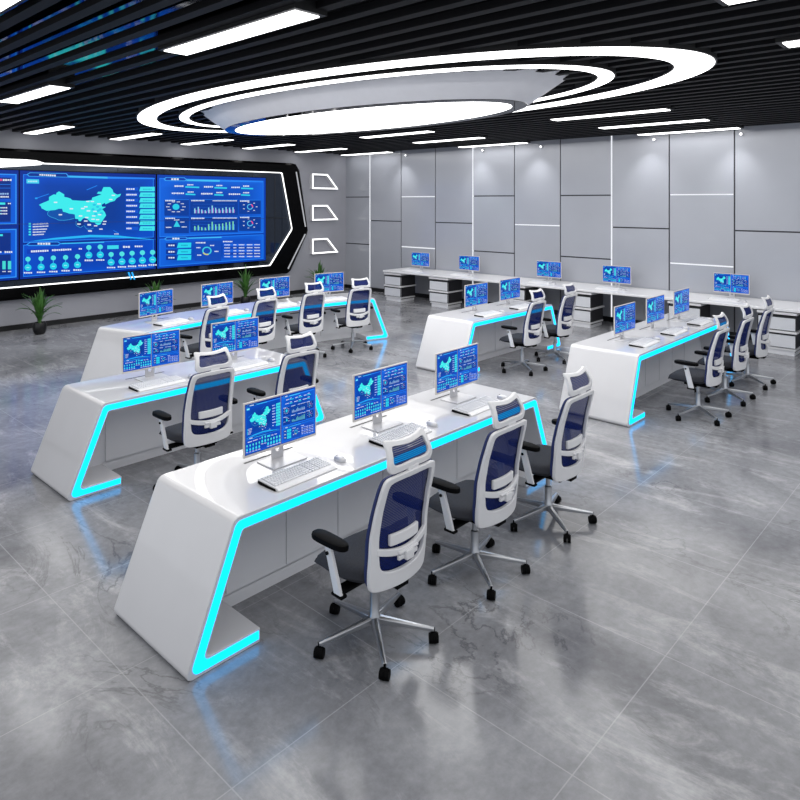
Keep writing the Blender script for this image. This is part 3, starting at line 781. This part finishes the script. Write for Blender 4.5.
def patch(mb, yf, off, z0, z1, wf, nx=10, nz=10):
    vs = []
    for j in range(nz + 1):
        z = z0 + (z1 - z0) * j / nz
        for i in range(nx + 1):
            x = wf(z) * (2 * i / nx - 1); vs.append((x, yf(x, z) + off, z))
    fs = [(j * (nx + 1) + i, j * (nx + 1) + i + 1, (j + 1) * (nx + 1) + i + 1, (j + 1) * (nx + 1) + i) for j in range(nz) for i in range(nx)]
    return mb.add(vs, fs)

def make_chair():
    r = empty('office_chair')
    # five-star base
    for k in range(5):
        t = pi / 2 + 2 * pi * k / 5; u = (cos(t), sin(t)); nrm = (-sin(t), cos(t))
        m = MB(); secs = []
        for rr, z, w, h in ((.02, .125, .021, .03), (.12, .112, .018, .024), (.25, .094, .014, .018), (.338, .083, .011, .013)):
            c = (u[0] * rr, u[1] * rr)
            secs.append([(c[0] + nrm[0] * w, c[1] + nrm[1] * w, z - h), (c[0] + nrm[0] * w, c[1] + nrm[1] * w, z), (c[0] + nrm[0] * w * .5, c[1] + nrm[1] * w * .5, z + h * .35), (c[0] - nrm[0] * w * .5, c[1] - nrm[1] * w * .5, z + h * .35), (c[0] - nrm[0] * w, c[1] - nrm[1] * w, z), (c[0] - nrm[0] * w, c[1] - nrm[1] * w, z - h)])
        for a, b in zip(secs, secs[1:]): m.strip(a, b, closed=True)
        m.add(secs[0], [tuple(range(6))]); m.add(secs[-1], [tuple(range(6))])
        weld(m.build('base_leg', M['alu'], r, bevel=.002))
        m = MB(); c = (u[0] * .335, u[1] * .335)
        sw = t + (.5, -.7, 1.1, .2, -.4)[k]; a = (cos(sw), sin(sw))
        for s in (-1, 1):
            p0 = (c[0] + a[0] * s * .0015, c[1] + a[1] * s * .0015, .0285); p1 = (c[0] + a[0] * s * .026, c[1] + a[1] * s * .026, .0285)
            m.tube(p0, p1, .0285, .0265, n=18)
        m.tube((c[0], c[1], .03), (c[0], c[1], .085), .0075, n=10)
        m.tube((c[0] - a[0] * .018, c[1] - a[1] * .018, .045), (c[0] + a[0] * .018, c[1] + a[1] * .018, .045), .017, n=12)
        m.build('caster', M['black'], r)
    MB().lathe([(.0, .085), (.03, .085), (.034, .10), (.034, .135), (.027, .15), (.027, .27), (.018, .275), (.018, .38), (0, .38)], 18).build('gas_lift', M['alu'], r)
    MB().box((0, -.02, .395), (.20, .28, .05)).box((0, -.16, .40), (.09, .12, .045)).tube((.08, .02, .39), (.235, .04, .385), .006, n=8).build('tilt_mechanism', M['black'], r, bevel=.008)
    # seat cushion
    n = 14; vs = []; top = []; bot = []
    m = MB()
    def seat_xy(a, bb):
        x = .268 * a; y = .068 + .232 * bb
        k = 1 - .12 * abs(bb) ** 4; return x * k * (1 if bb > -.5 else 1 - .25 * (-.5 - bb) ** 1), y - .03 * (a * a) * (1 if bb > 0 else -.6)
    for side in (0, 1):
        g_ = []
        for j in range(n + 1):
            for i in range(n + 1):
                a, bb = 2 * i / n - 1, 2 * j / n - 1
                aa = math.copysign(abs(a) ** .7, a); b2 = math.copysign(abs(bb) ** .7, bb)
                # squircle rounding of the corners
                sx = aa * math.sqrt(max(0, 1 - .14 * b2 * b2)); sy = b2 * math.sqrt(max(0, 1 - .16 * aa * aa))
                x, y = seat_xy(sx, sy)
                e = max(abs(a), abs(bb)) ** 6
                z = (.500 - .05 * e - (.028 * max(0, bb - .35) ** 1.2 * 1.6) + .008 * a * a) if side == 0 else (.418 + .03 * e)
                if side == 1: x *= .97; y = .06 + (y - .06) * .97
                g_.append((x, y, z))
        m.add(g_, [(j * (n + 1) + i, j * (n + 1) + i + 1, (j + 1) * (n + 1) + i + 1, (j + 1) * (n + 1) + i) for j in range(n) for i in range(n)])
        (top if side == 0 else bot).extend(g_)
    idx = [i for i in range(n + 1)] + [j * (n + 1) + n for j in range(1, n + 1)] + [n * (n + 1) + i for i in range(n - 1, -1, -1)] + [j * (n + 1) for j in range(n - 1, 0, -1)]
    m.strip([top[i] for i in idx], [bot[i] for i in idx], closed=True)
    weld(m.build('seat', M['fabric'], r, ang=60))
    # back frame
    WRAP = [(.42, 1.1), (.55, 1.1), (.72, .9), (.9, .6), (1.03, .45)]
    yf = lambda x, z: itp(BY, z) + itp(WRAP, z) * x * x
    o = spl([(0, .410), (.10, .410), (.182, .412), (.213, .430), (.223, .50), (.224, .64), (.220, .78), (.212, .92), (.202, .995), (.182, 1.028), (.12, 1.038), (0, 1.042)], 4)
    i_ = spl([(0, .500), (.08, .502), (.135, .512), (.165, .535), (.178, .58), (.182, .66), (.182, .78), (.176, .92), (.168, .980), (.150, 1.000), (.10, 1.007), (0, 1.010)], 4)
    m = loopring(o, i_, yf, .026, MB())
    weld(m.build('back_frame', M['white'], r, bevel=.005))
    # swooping cross bar, lumbar pad and bracket
    def band(z_of, hw, x1, off, th):
        A0, A1, B0, B1 = [], [], [], []
        for k in range(17):
            x = x1 * (2 * k / 16 - 1); zc = z_of(x); y = yf(x, zc) + off
            A0.append((x, y, zc - hw)); A1.append((x, y, zc + hw)); B0.append((x, y - th, zc - hw)); B1.append((x, y - th, zc + hw))
        b = MB(); b.strip(A0, A1); b.strip(B0, B1); b.strip(A0, B0); b.strip(A1, B1)
        b.add([A0[0], A1[0], B1[0], B0[0]], [(0, 1, 2, 3)]); b.add([A0[-1], A1[-1], B1[-1], B0[-1]], [(0, 1, 2, 3)]); return b
    b = band(lambda x: .598 + .95 * x * x, .018, .195, -.006, .024); weld(b.build('cross_bar', M['white'], r, bevel=.004))
    b = band(lambda x: .668 + .1 * x * x, .030, .112, .002, .022); weld(b.build('lumbar_pad', M['white'], r, bevel=.006))
    MB().box((0, -.262, .575), (.058, .03, .05)).box((-.052, -.252, .572), (.045, .018, .024)).box((.052, -.252, .572), (.045, .018, .024)).box((.0, -.258, .60), (.15, .018, .014)).build('lumbar_bracket', M['white'], r, bevel=.004)
    # net
    w = lambda z: itp([(.43, .185), (.48, .207), (.55, .219), (.64, .221), (.78, .217), (.92, .209), (1.0, .197), (1.02, .18)], z)
    m = patch(MB(), yf, .006, .44, 1.025, w, 12, 18); m.build('back_net', M['net'], r, ang=80)
    e_o = spl([(0, .425), (.10, .425), (.18, .428), (.212, .445), (.226, .51), (.230, .64), (.226, .78), (.218, .92), (.207, .995), (.185, 1.03), (.12, 1.04), (0, 1.044)], 3)
    e_i = [(x * .965, .72 + (z - .72) * .975) for x, z in e_o]
    weld(loopring(e_o, e_i, lambda x, z: yf(x, z) + .014, .014, MB()).build('net_edging', M['netedge'], r))
    # headrest
    hy = lambda x, z: itp(HY, z) + .55 * x * x
    o = spl([(x * 1.0, z) for x, z in [(0, 1.052), (.10, 1.046), (.150, 1.048), (.172, 1.070), (.172, 1.105), (.162, 1.155), (.157, 1.194), (.142, 1.206), (.09, 1.198), (0, 1.192)]], 4)
    i_ = spl([(x * 1.0, z) for x, z in [(0, 1.088), (.09, 1.083), (.125, 1.087), (.138, 1.100), (.138, 1.118), (.131, 1.148), (.126, 1.168), (.114, 1.177), (.075, 1.174), (0, 1.170)]], 4)
    weld(loopring(o, i_, hy, .022, MB()).build('headrest_frame', M['white'], r, bevel=.005))
    patch(MB(), hy, -.006, 1.08, 1.178, lambda z: itp([(1.08, .132), (1.10, .142), (1.14, .137), (1.178, .126)], z), 10, 6).build('headrest_net', M['net'], r, ang=80)
    MB().box((0, -.288, 1.034), (.085, .022, .056)).build('headrest_bracket', M['white'], r, bevel=.005)
    # arms
    for s in (-1, 1):
        post = MB()
        post.add([(s * .292, -.065, .385), (s * .292, -.005, .385), (s * .318, .045, .645), (s * .318, -.005, .645), (s * .312, -.065, .385), (s * .312, -.005, .385), (s * .338, .045, .645), (s * .338, -.005, .645)],
                 [(0, 1, 2, 3), (4, 5, 6, 7), (0, 1, 5, 4), (1, 2, 6, 5), (2, 3, 7, 6), (3, 0, 4, 7)])
        post_o = post.build('arm_post', M['white'], r, bevel=.006)
        MB().tube((s * .333, .018, .605), (s * .3415, .018, .605), .010, n=14).build('height_button', M['black'], post_o)
        MB().box((s * .20, -.025, .402), (.21, .07, .024)).box((s * .295, -.03, .386), (.045, .085, .018)).build('arm_bracket', M['black'], r, bevel=.007)
        pad = MB(); nn = 24; P = []
        for z, sc in ((.648, .80), (.653, .97), (.668, 1.0), (.680, .95), (.685, .75)):
            row = []
            for k in range(nn):
                t = 2 * pi * k / nn; ca, sa = cos(t), sin(t)
                x = math.copysign(abs(ca) ** .75, ca) * .043 * sc; y = math.copysign(abs(sa) ** .6, sa) * .132 * (.5 + .5 * sc)
                row.append((s * (.318 + x * (1 + .12 * sa)) - s * .00, .015 + y, z))
            P.append(row)
        for a, b in zip(P, P[1:]): pad.strip(a, b, closed=True)
        pad.add(P[0], [tuple(range(nn))]); pad.add(P[-1], [tuple(range(nn))])
        weld(pad.build('arm_pad', M['black'], r, ang=50))
    return r

# ------------------------------------------------------------------ monitor, keyboard, mouse
def make_monitor():
    r = empty('monitor')          # origin under the centre of the panel, screen looks to -y
    W_, H_, zc = .592, .348, 1.017 - .75
    b = MB(); b.box((0, .006, zc), (W_, .016, H_)); p = b.build('panel', M['bezel'], r, bevel=.003)
    bk = MB(); bk.box((0, .026, zc - .01), (W_ * .62, .026, H_ * .6)); bk.build('rear_housing', M['white'], r, bevel=.01)
    sw, sh_ = W_ - .018, H_ - .026
    fn = lambda u, v, d: (-sw / 2 + u * sw, -.0025 - d, zc - sh_ / 2 + .004 + v * sh_)
    picture('screen', items[:n_shared], fn, p, .00012)
    # neck: a plate with a round hole
    n = 24; hw, z0, z1 = .046, .006, zc - .02; zc_h = .073
    rect_l = []
    for i in range(n):
        t = 2 * pi * i / n + pi / n; ca, sa = cos(t), sin(t); k = min(hw / max(abs(ca), 1e-6), .060 / max(abs(sa), 1e-6)); rect_l.append((k * ca, zc_h + k * sa))
    circ = [(.020 * cos(2 * pi * i / n + pi / n), zc_h + .020 * sin(2 * pi * i / n + pi / n)) for i in range(n)]
    m = MB()
    f = lambda pts, y: [(x, y, z) for x, z in pts]
    m.strip(f(rect_l, .040), f(circ, .040), closed=True); m.strip(f(rect_l, .052), f(circ, .052), closed=True); m.strip(f(circ, .040), f(circ, .052), closed=True)
    m.strip(f(rect_l, .040), f(rect_l, .052), closed=True)
    m.box((0, .046, (zc_h + .060 + z1) / 2), (2 * hw, .012, z1 - zc_h - .060)); m.box((0, .046, (z0 + zc_h - .060) / 2 + .0), (2 * hw, .012, zc_h - .060 - z0 + .004))
    m.build('neck', M['silver'], r, smooth=False)
    MB().box((0, -.008, .0045), (.275, .185, .009)).build('base_plate', M['silver'], r, bevel=.003)
    return r

def make_keyboard():
    r = empty('keyboard')
    m = MB()
    # wedge shell with chamfered palm lip
    prof = [(-.105, 0), (-.105, .008), (-.085, .017), (-.060, .019), (.085, .029), (.098, .026), (.102, 0)]
    n = len(prof)
    for sgn, xx in ((0, -.24), (1, .24)): pass
    vs = [(-.24 + (.006 if k in (1, 2) else 0), y, z) for k, (y, z) in enumerate(prof)] + [(.24 - (.006 if k in (1, 2) else 0), y, z) for k, (y, z) in enumerate(prof)]
    m.add(vs, [tuple(range(n)), tuple(range(2 * n - 1, n - 1, -1))] + [(i, n + i, n + (i + 1) % n, (i + 1) % n) for i in range(n)])
    m.build('shell', M['kbody'], r, bevel=.002)
    MB().add([(-.2415, -.09, .002), (-.2415, .095, .002), (-.2415, .088, .021), (-.2415, -.075, .012)], [(0, 1, 2, 3)]).box((-.243, .0, .008), (.006, .15, .012)).build('side_rail', M['black'], r, smooth=False)
    zt = lambda y: .019 + (y + .060) / .145 * .010
    MB().add([(-.228, -.058, zt(-.058) + .0008), (.228, -.058, zt(-.058) + .0008), (.228, .082, zt(.082) + .0008), (-.228, .082, zt(.082) + .0008)], [(0, 1, 2, 3)]).build('key_well', M['gapgrey'], r, smooth=False)
    k = MB()
    def key(x0, x1, y, h=.0175):
        a = .0012; z = zt(y)
        b = [(x0 + a, y - h / 2 + a), (x1 - a, y - h / 2 + a), (x1 - a, y + h / 2 - a), (x0 + a, y + h / 2 - a)]; c = [(x0 + a * 2.6, y - h / 2 + a * 2.6), (x1 - a * 2.6, y - h / 2 + a * 2.6), (x1 - a * 2.6, y + h / 2 - a * 2.6), (x0 + a * 2.6, y + h / 2 - a * 2.6)]
        vs = [(p[0], p[1], zt(p[1])) for p in b] + [(p[0], p[1], zt(p[1]) + .0065) for p in c]
        k.add(vs, [(4, 5, 6, 7), (0, 1, 5, 4), (1, 2, 6, 5), (2, 3, 7, 6), (3, 0, 4, 7)])
    u = .0192
    rows = [[1] * 15, [1] * 13 + [2], [1.5] + [1] * 12 + [1.5], [1.75] + [1] * 11 + [2.25], [2.25] + [1] * 10 + [2.75], [1.25, 1.25, 1.25, 6.25, 1.25, 1.25, 1.25, 1.25]]
    for j, row in enumerate(rows):
        x = -.224; y = .071 - j * .0232 - (0 if j == 0 else .004); tot = sum(row)
        for wv in row:
            key(x, x + wv * u, y, .0195); x += wv * u
        for q_ in range(3): key(.070 + q_ * .019, .089 + q_ * .019, y, .0195)
        for q_ in range(5): key(.133 + q_ * .0187, .1515 + q_ * .0187, y, .0195)
    k.build('keycaps', M['key'], r, smooth=False)
    return r

def make_mouse():
    r = empty('mouse')
    m = MB(); n = 20; rows = []
    for z, s in ((0, .92), (.006, 1.0), (.016, .95), (.026, .72), (.031, .38), (.0325, .05)):
        row = []
        for k in range(n):
            t = 2 * pi * k / n; ca, sa = cos(t), sin(t)
            row.append((.030 * s * ca * (1 - .08 * sa), .055 * (.25 + .75 * s) * sa - .012 * (1 - s), z))
        rows.append(row)
    for a, b in zip(rows, rows[1:]): m.strip(a, b, closed=True)
    m.add(rows[0], [tuple(range(n))]); m.add(rows[-1], [tuple(range(n))])
    weld(m.build('body', M['silver'], r, ang=60))
    MB().tube((-.004, .028, .0245), (.004, .028, .0245), .008, n=14).build('scroll_wheel', M['black'], r)
    MB().box((0, .035, .0235), (.0016, .036, .004), rx=radians(-22)).build('button_gap', M['slot'], r, smooth=False)
    return r

chair = placer(make_chair()); monitor = placer(make_monitor()); keyb = placer(make_keyboard()); mouse = placer(make_mouse())
ORD = {2: ('left', 'right'), 3: ('left', 'middle', 'right'), 4: ('leftmost', 'second from left', 'second from right', 'rightmost')}

desks = [
    dict(key='near', lab='large white control desk with cyan light edge, nearest the camera, three seats', short='the desk nearest the camera', x0=1.76, y=3.13, top=3.10, seats=(2.685, 3.635, 4.585), doors=6, handles=0, cg='chairs at the nearest desk'),
    dict(key='mid', lab='white two-seat desk with cyan light edge, at the left behind the nearest desk', short='the left two-seat desk', x0=2.17, y=5.74, top=2.22, seats=(3.106, 4.056), doors=2, handles=1, cg='chairs at the left two-seat desk'),
    dict(key='rf', lab='white three-seat desk with cyan light edge at the right, near the counter', short='the right three-seat desk', x0=7.04, y=3.14, top=3.10, seats=(7.985, 8.935, 9.885), doors=6, handles=0, cg='chairs at the right desk'),
    dict(key='rr', lab='white two-seat control desk with cyan light edge in the centre background', short='the two-seat centre background desk', x0=7.44, y=5.74, top=2.22, seats=(8.42, 9.36), doors=4, handles=0, cg='chairs at the centre background desk'),
]
ARC = (7.0, 6.34, 1.80)
for d in desks:
    seats = d['seats']; n = len(seats); f = d['y']
    make_desk(d['lab'], (d['x0'], f, 0), d['top'], d['doors'], [s + .05 - d['x0'] for s in seats], d['handles'])
    for k, s in enumerate(seats):
        wd = ORD[n][k]
        jit = {'near': (0, 0, 0), 'mid': (-1, -1), 'rf': (0, 0, 0), 'rr': (0, 0)}[d['key']][k]
        cy = f - .45 if d['key'] in ('near', 'mid') else f - .42 if d['key'] == 'rf' else f - .39
        chair((s, cy, 0), radians(jit), 'white and navy mesh office chair, %s seat at %s' % (wd, d['short']), 'office chair', d['cg'])
        mx_ = s + .05
        monitor((mx_, f + .47, TOPZ), 0, 'slim monitor with blue dashboard, %s one on %s' % (wd, d['short']), 'monitor', 'monitors on ' + d['short'])
        keyb((s - .03, f + .195, TOPZ), radians(1.5), 'white full size keyboard, %s one on %s' % (wd, d['short']), 'keyboard', 'keyboards on ' + d['short'])
        mouse((s + .31, f + .185, TOPZ), radians(-4), 'pale grey computer mouse, %s one on %s' % (wd, d['short']), 'mouse', 'mice on ' + d['short'])
# curved desk below the video wall
R, Cx, Cy = ARC
Lt = 4.36; Wc = Lt + 2 * INS
short = 'the long curved desk'
phis = [radians(a) for a in (-12.35, -4.12, 4.12, 12.2)]
make_desk('long curved white control desk with cyan light edge, four seats, below the video wall', (6.34, 8.8, 0), Lt, 6, [Wc / 2 + R * (p + .0066) for p in phis], 2, arc=ARC)
def at(ph, y, dx=0.):
    ph2 = ph + dx / (R + y); return (Cx + (R + y) * sin(ph2), Cy + (R + y) * cos(ph2))
for k, ph in enumerate(phis):
    wd = ORD[4][k]
    x, y = at(ph, -.414); chair((x, y, 0), -ph, 'white and navy office chair, %s of four at %s' % (wd, short), 'office chair', 'chairs at the curved desk')
    x, y = at(ph, .47, (-.06, -.02, .01, .05)[k]); monitor((x, y, TOPZ), -ph, 'slim monitor with blue dashboard, %s of four on %s' % (wd, short), 'monitor', 'monitors on the curved desk')
    x, y = at(ph, .195, -.03); keyb((x, y, TOPZ), -ph + radians(1.5), 'white full size keyboard, %s of four on %s' % (wd, short), 'keyboard', 'keyboards on the curved desk')
    x, y = at(ph, .185, .31); mouse((x, y, TOPZ), -ph, 'pale grey computer mouse, %s of four on %s' % (wd, short), 'mouse', 'mice on the curved desk')

# ------------------------------------------------------------------ back counter and drawer cabinets
FX = 12.05
wt = MB(); wt.box(((FX + WX - .025) / 2, (11.73 + 1.2) / 2, .728), (WX - .025 - FX, 11.73 - 1.2, .044))
o = wt.build('counter_top', pmat('white_counter', (236, 236, 238), .3, coat=.5, noise=.01), bevel=.006); tag(o, 'long white counter top along the panelled back wall', 'counter')
def make_cabinet():
    r = empty('drawer_cabinet')           # origin at floor, middle of the front; front looks to -x
    w, dp = .56, .56
    MB().box((.03 + dp / 2, 0, .34), (dp - .05, w - .05, .56)).build('carcass', M['darkgrey'], r, smooth=False)
    for z in (.672, .372): MB().box((dp / 2, 0, z), (dp + .02, w + .02, .040 if z > .5 else .034)).build('shelf_slab', M['white'], r, bevel=.004)
    MB().box((dp / 2 + .01, 0, .095), (dp - .03, w - .03, .036)).build('plinth_slab', M['white'], r, bevel=.004)
    MB().box((dp / 2 + .01, 0, .039), (dp - .07, w - .07, .078)).build('plinth', M['front'], r, smooth=False)
    for z0, z1 in ((.405, .606), (.128, .328)):
        d = MB().box((.018, 0, (z0 + z1) / 2), (.034, w - .02, z1 - z0)).build('drawer', M['drawer'], r, bevel=.004)
        MB().box((.004, 0, z1 + .013), (.012, w - .01, .026)).box((.004, -w / 2 + .006, (z0 + z1) / 2), (.012, .012, z1 - z0)).box((.004, w / 2 - .006, (z0 + z1) / 2), (.012, .012, z1 - z0)).build('shadow_gap', M['slot'], d, smooth=False)
    return r
cab = placer(make_cabinet())
for y, lab in ((11.42, 'leftmost, at the far end near the corner'), (9.945, 'second from the left'), (7.885, 'third from the left'), (6.395, 'fourth from the left'), (4.345, 'second from the right'), (2.885, 'rightmost, at the right edge')):
    cab((FX + .02, y, 0), 0, 'grey drawer cabinet under the back counter, ' + lab, 'cabinet', 'drawer cabinets under the back counter')
for k, (y, wd) in enumerate(((11.05, 'leftmost'), (9.53, 'second from left'), (7.405, 'middle'), (5.885, 'second from right'), (3.755, 'rightmost'))):
    monitor((12.70, y, TOPZ), radians(-90), 'slim monitor with blue dashboard, %s of five on the back counter' % wd, 'monitor', 'monitors on the back counter')
    keyb((12.42, y + .03, TOPZ), radians(-90), 'white keyboard, %s of five along the back counter' % wd, 'keyboard', 'keyboards on the back counter')
    mouse((12.40, y - .31, TOPZ), radians(-90), 'pale grey mouse, %s of five on the back counter' % wd, 'mouse', 'mice on the back counter')

# ------------------------------------------------------------------ plants
def make_plant(loc, label, seed, ht):
    rnd = random.Random(seed)
    r = empty('potted_plant', loc); tag(r, label, 'plant', 'potted plants along the screen wall')
    p = MB().lathe([(0, 0), (.075, 0), (.10, .03), (.118, .10), (.118, .17), (.104, .22), (.092, .22), (.092, .20), (0, .20)], 22).build('pot', M['pot'], r)
    MB().lathe([(0, .206), (.091, .204), (.091, .199), (0, .199)], 16).build('soil', M['soil'], p)
    f = MB()
    for k in range(40):
        az = rnd.uniform(0, 2 * pi); lean = rnd.uniform(.15, 1.25) if k > 5 else rnd.uniform(.02, .25)
        ln = rnd.uniform(.38, .52) * ht / .85 * (1.2 if k <= 5 else 1)
        base = (rnd.uniform(-.02, .02), rnd.uniform(-.02, .02), .20 + (.12 if k > 12 else 0.02) * rnd.random() + (.16 * rnd.random() if k < 18 else 0))
        L_, R_, M_ = [], [], []
        pos = list(base); el = pi / 2 - lean * .45
        ns = 8
        for i in range(ns + 1):
            t = i / ns; wdt = .038 * (sin(pi * min(1, t * .9 + .12)) ** .8) * (1 - .25 * t) if i < ns else .001
            nx, ny = -sin(az), cos(az)
            L_.append((pos[0] + nx * wdt, pos[1] + ny * wdt, pos[2] + .006)); R_.append((pos[0] - nx * wdt, pos[1] - ny * wdt, pos[2] + .006)); M_.append((pos[0], pos[1], pos[2]))
            st = ln / ns; pos[0] += cos(az) * cos(el) * st; pos[1] += sin(az) * cos(el) * st; pos[2] += sin(el) * st
            el -= lean * .16
        f.strip(L_, M_); f.strip(M_, R_)
    f.tube((0, 0, .19), (.005, 0, .40), .018, .010, n=8)
    f.build('foliage', M['leaf'], r, ang=70)
make_plant((4.615, 13.42, 0), 'leafy green plant in a round black pot, left one below the video wall', 3, .86)
make_plant((9.16, 13.45, 0), 'green plant in a black pot below the right end of the video wall', 5, .92)
make_plant((11.55, 13.6, 0), 'green plant below the trapezoid wall lamps, partly behind a monitor', 9, .92)
make_plant((on_y(156, 300, 13.45)[0], 13.45, 0), 'plant whose leaf tips show above the leftmost monitor of the curved desk', 12, .86)

# ------------------------------------------------------------------ light and camera
w = bpy.data.worlds.new('room_light'); scene.world = w; w.use_nodes = True
bg = w.node_tree.nodes['Background']; bg.inputs[0].default_value = (.90, .94, 1.0, 1); bg.inputs[1].default_value = 1.0

al = bpy.data.lights.new('added_room_fill', 'AREA'); al.shape = 'RECTANGLE'; al.size = 14.4; al.size_y = 14.0; al.energy = 650; al.color = (1, .985, .97)  # added fill over the whole room, belongs to no fixture
ao = bpy.data.objects.new('added_room_fill', al); COL.objects.link(ao); ao.location = (5.8, 5.9, 3.73)

bl = bpy.data.lights.new('added_counter_fill', 'AREA'); bl.shape = 'RECTANGLE'; bl.size = 1.2; bl.size_y = 13; bl.energy = 42  # added fill strip to brighten the counter, no such lamp there
bo = bpy.data.objects.new('added_counter_fill', bl); COL.objects.link(bo); bo.location = (11.4, 6.2, 3.72)

cam = bpy.data.cameras.new('camera'); co = bpy.data.objects.new('camera', cam); COL.objects.link(co)
cam.sensor_width = 36; cam.sensor_fit = 'HORIZONTAL'; cam.lens = 36 * FPX / 800
cam.shift_y = -(400 - HOR) / 800
cam.clip_start = .05; cam.clip_end = 100
co.location = (0, 0, CAMH); co.rotation_euler = (pi / 2, 0, AZ - pi / 2)
scene.camera = co
scene.view_settings.view_transform = 'Standard'
scene.view_settings.look = 'None'
scene.view_settings.exposure = 0
scene.view_settings.gamma = 1
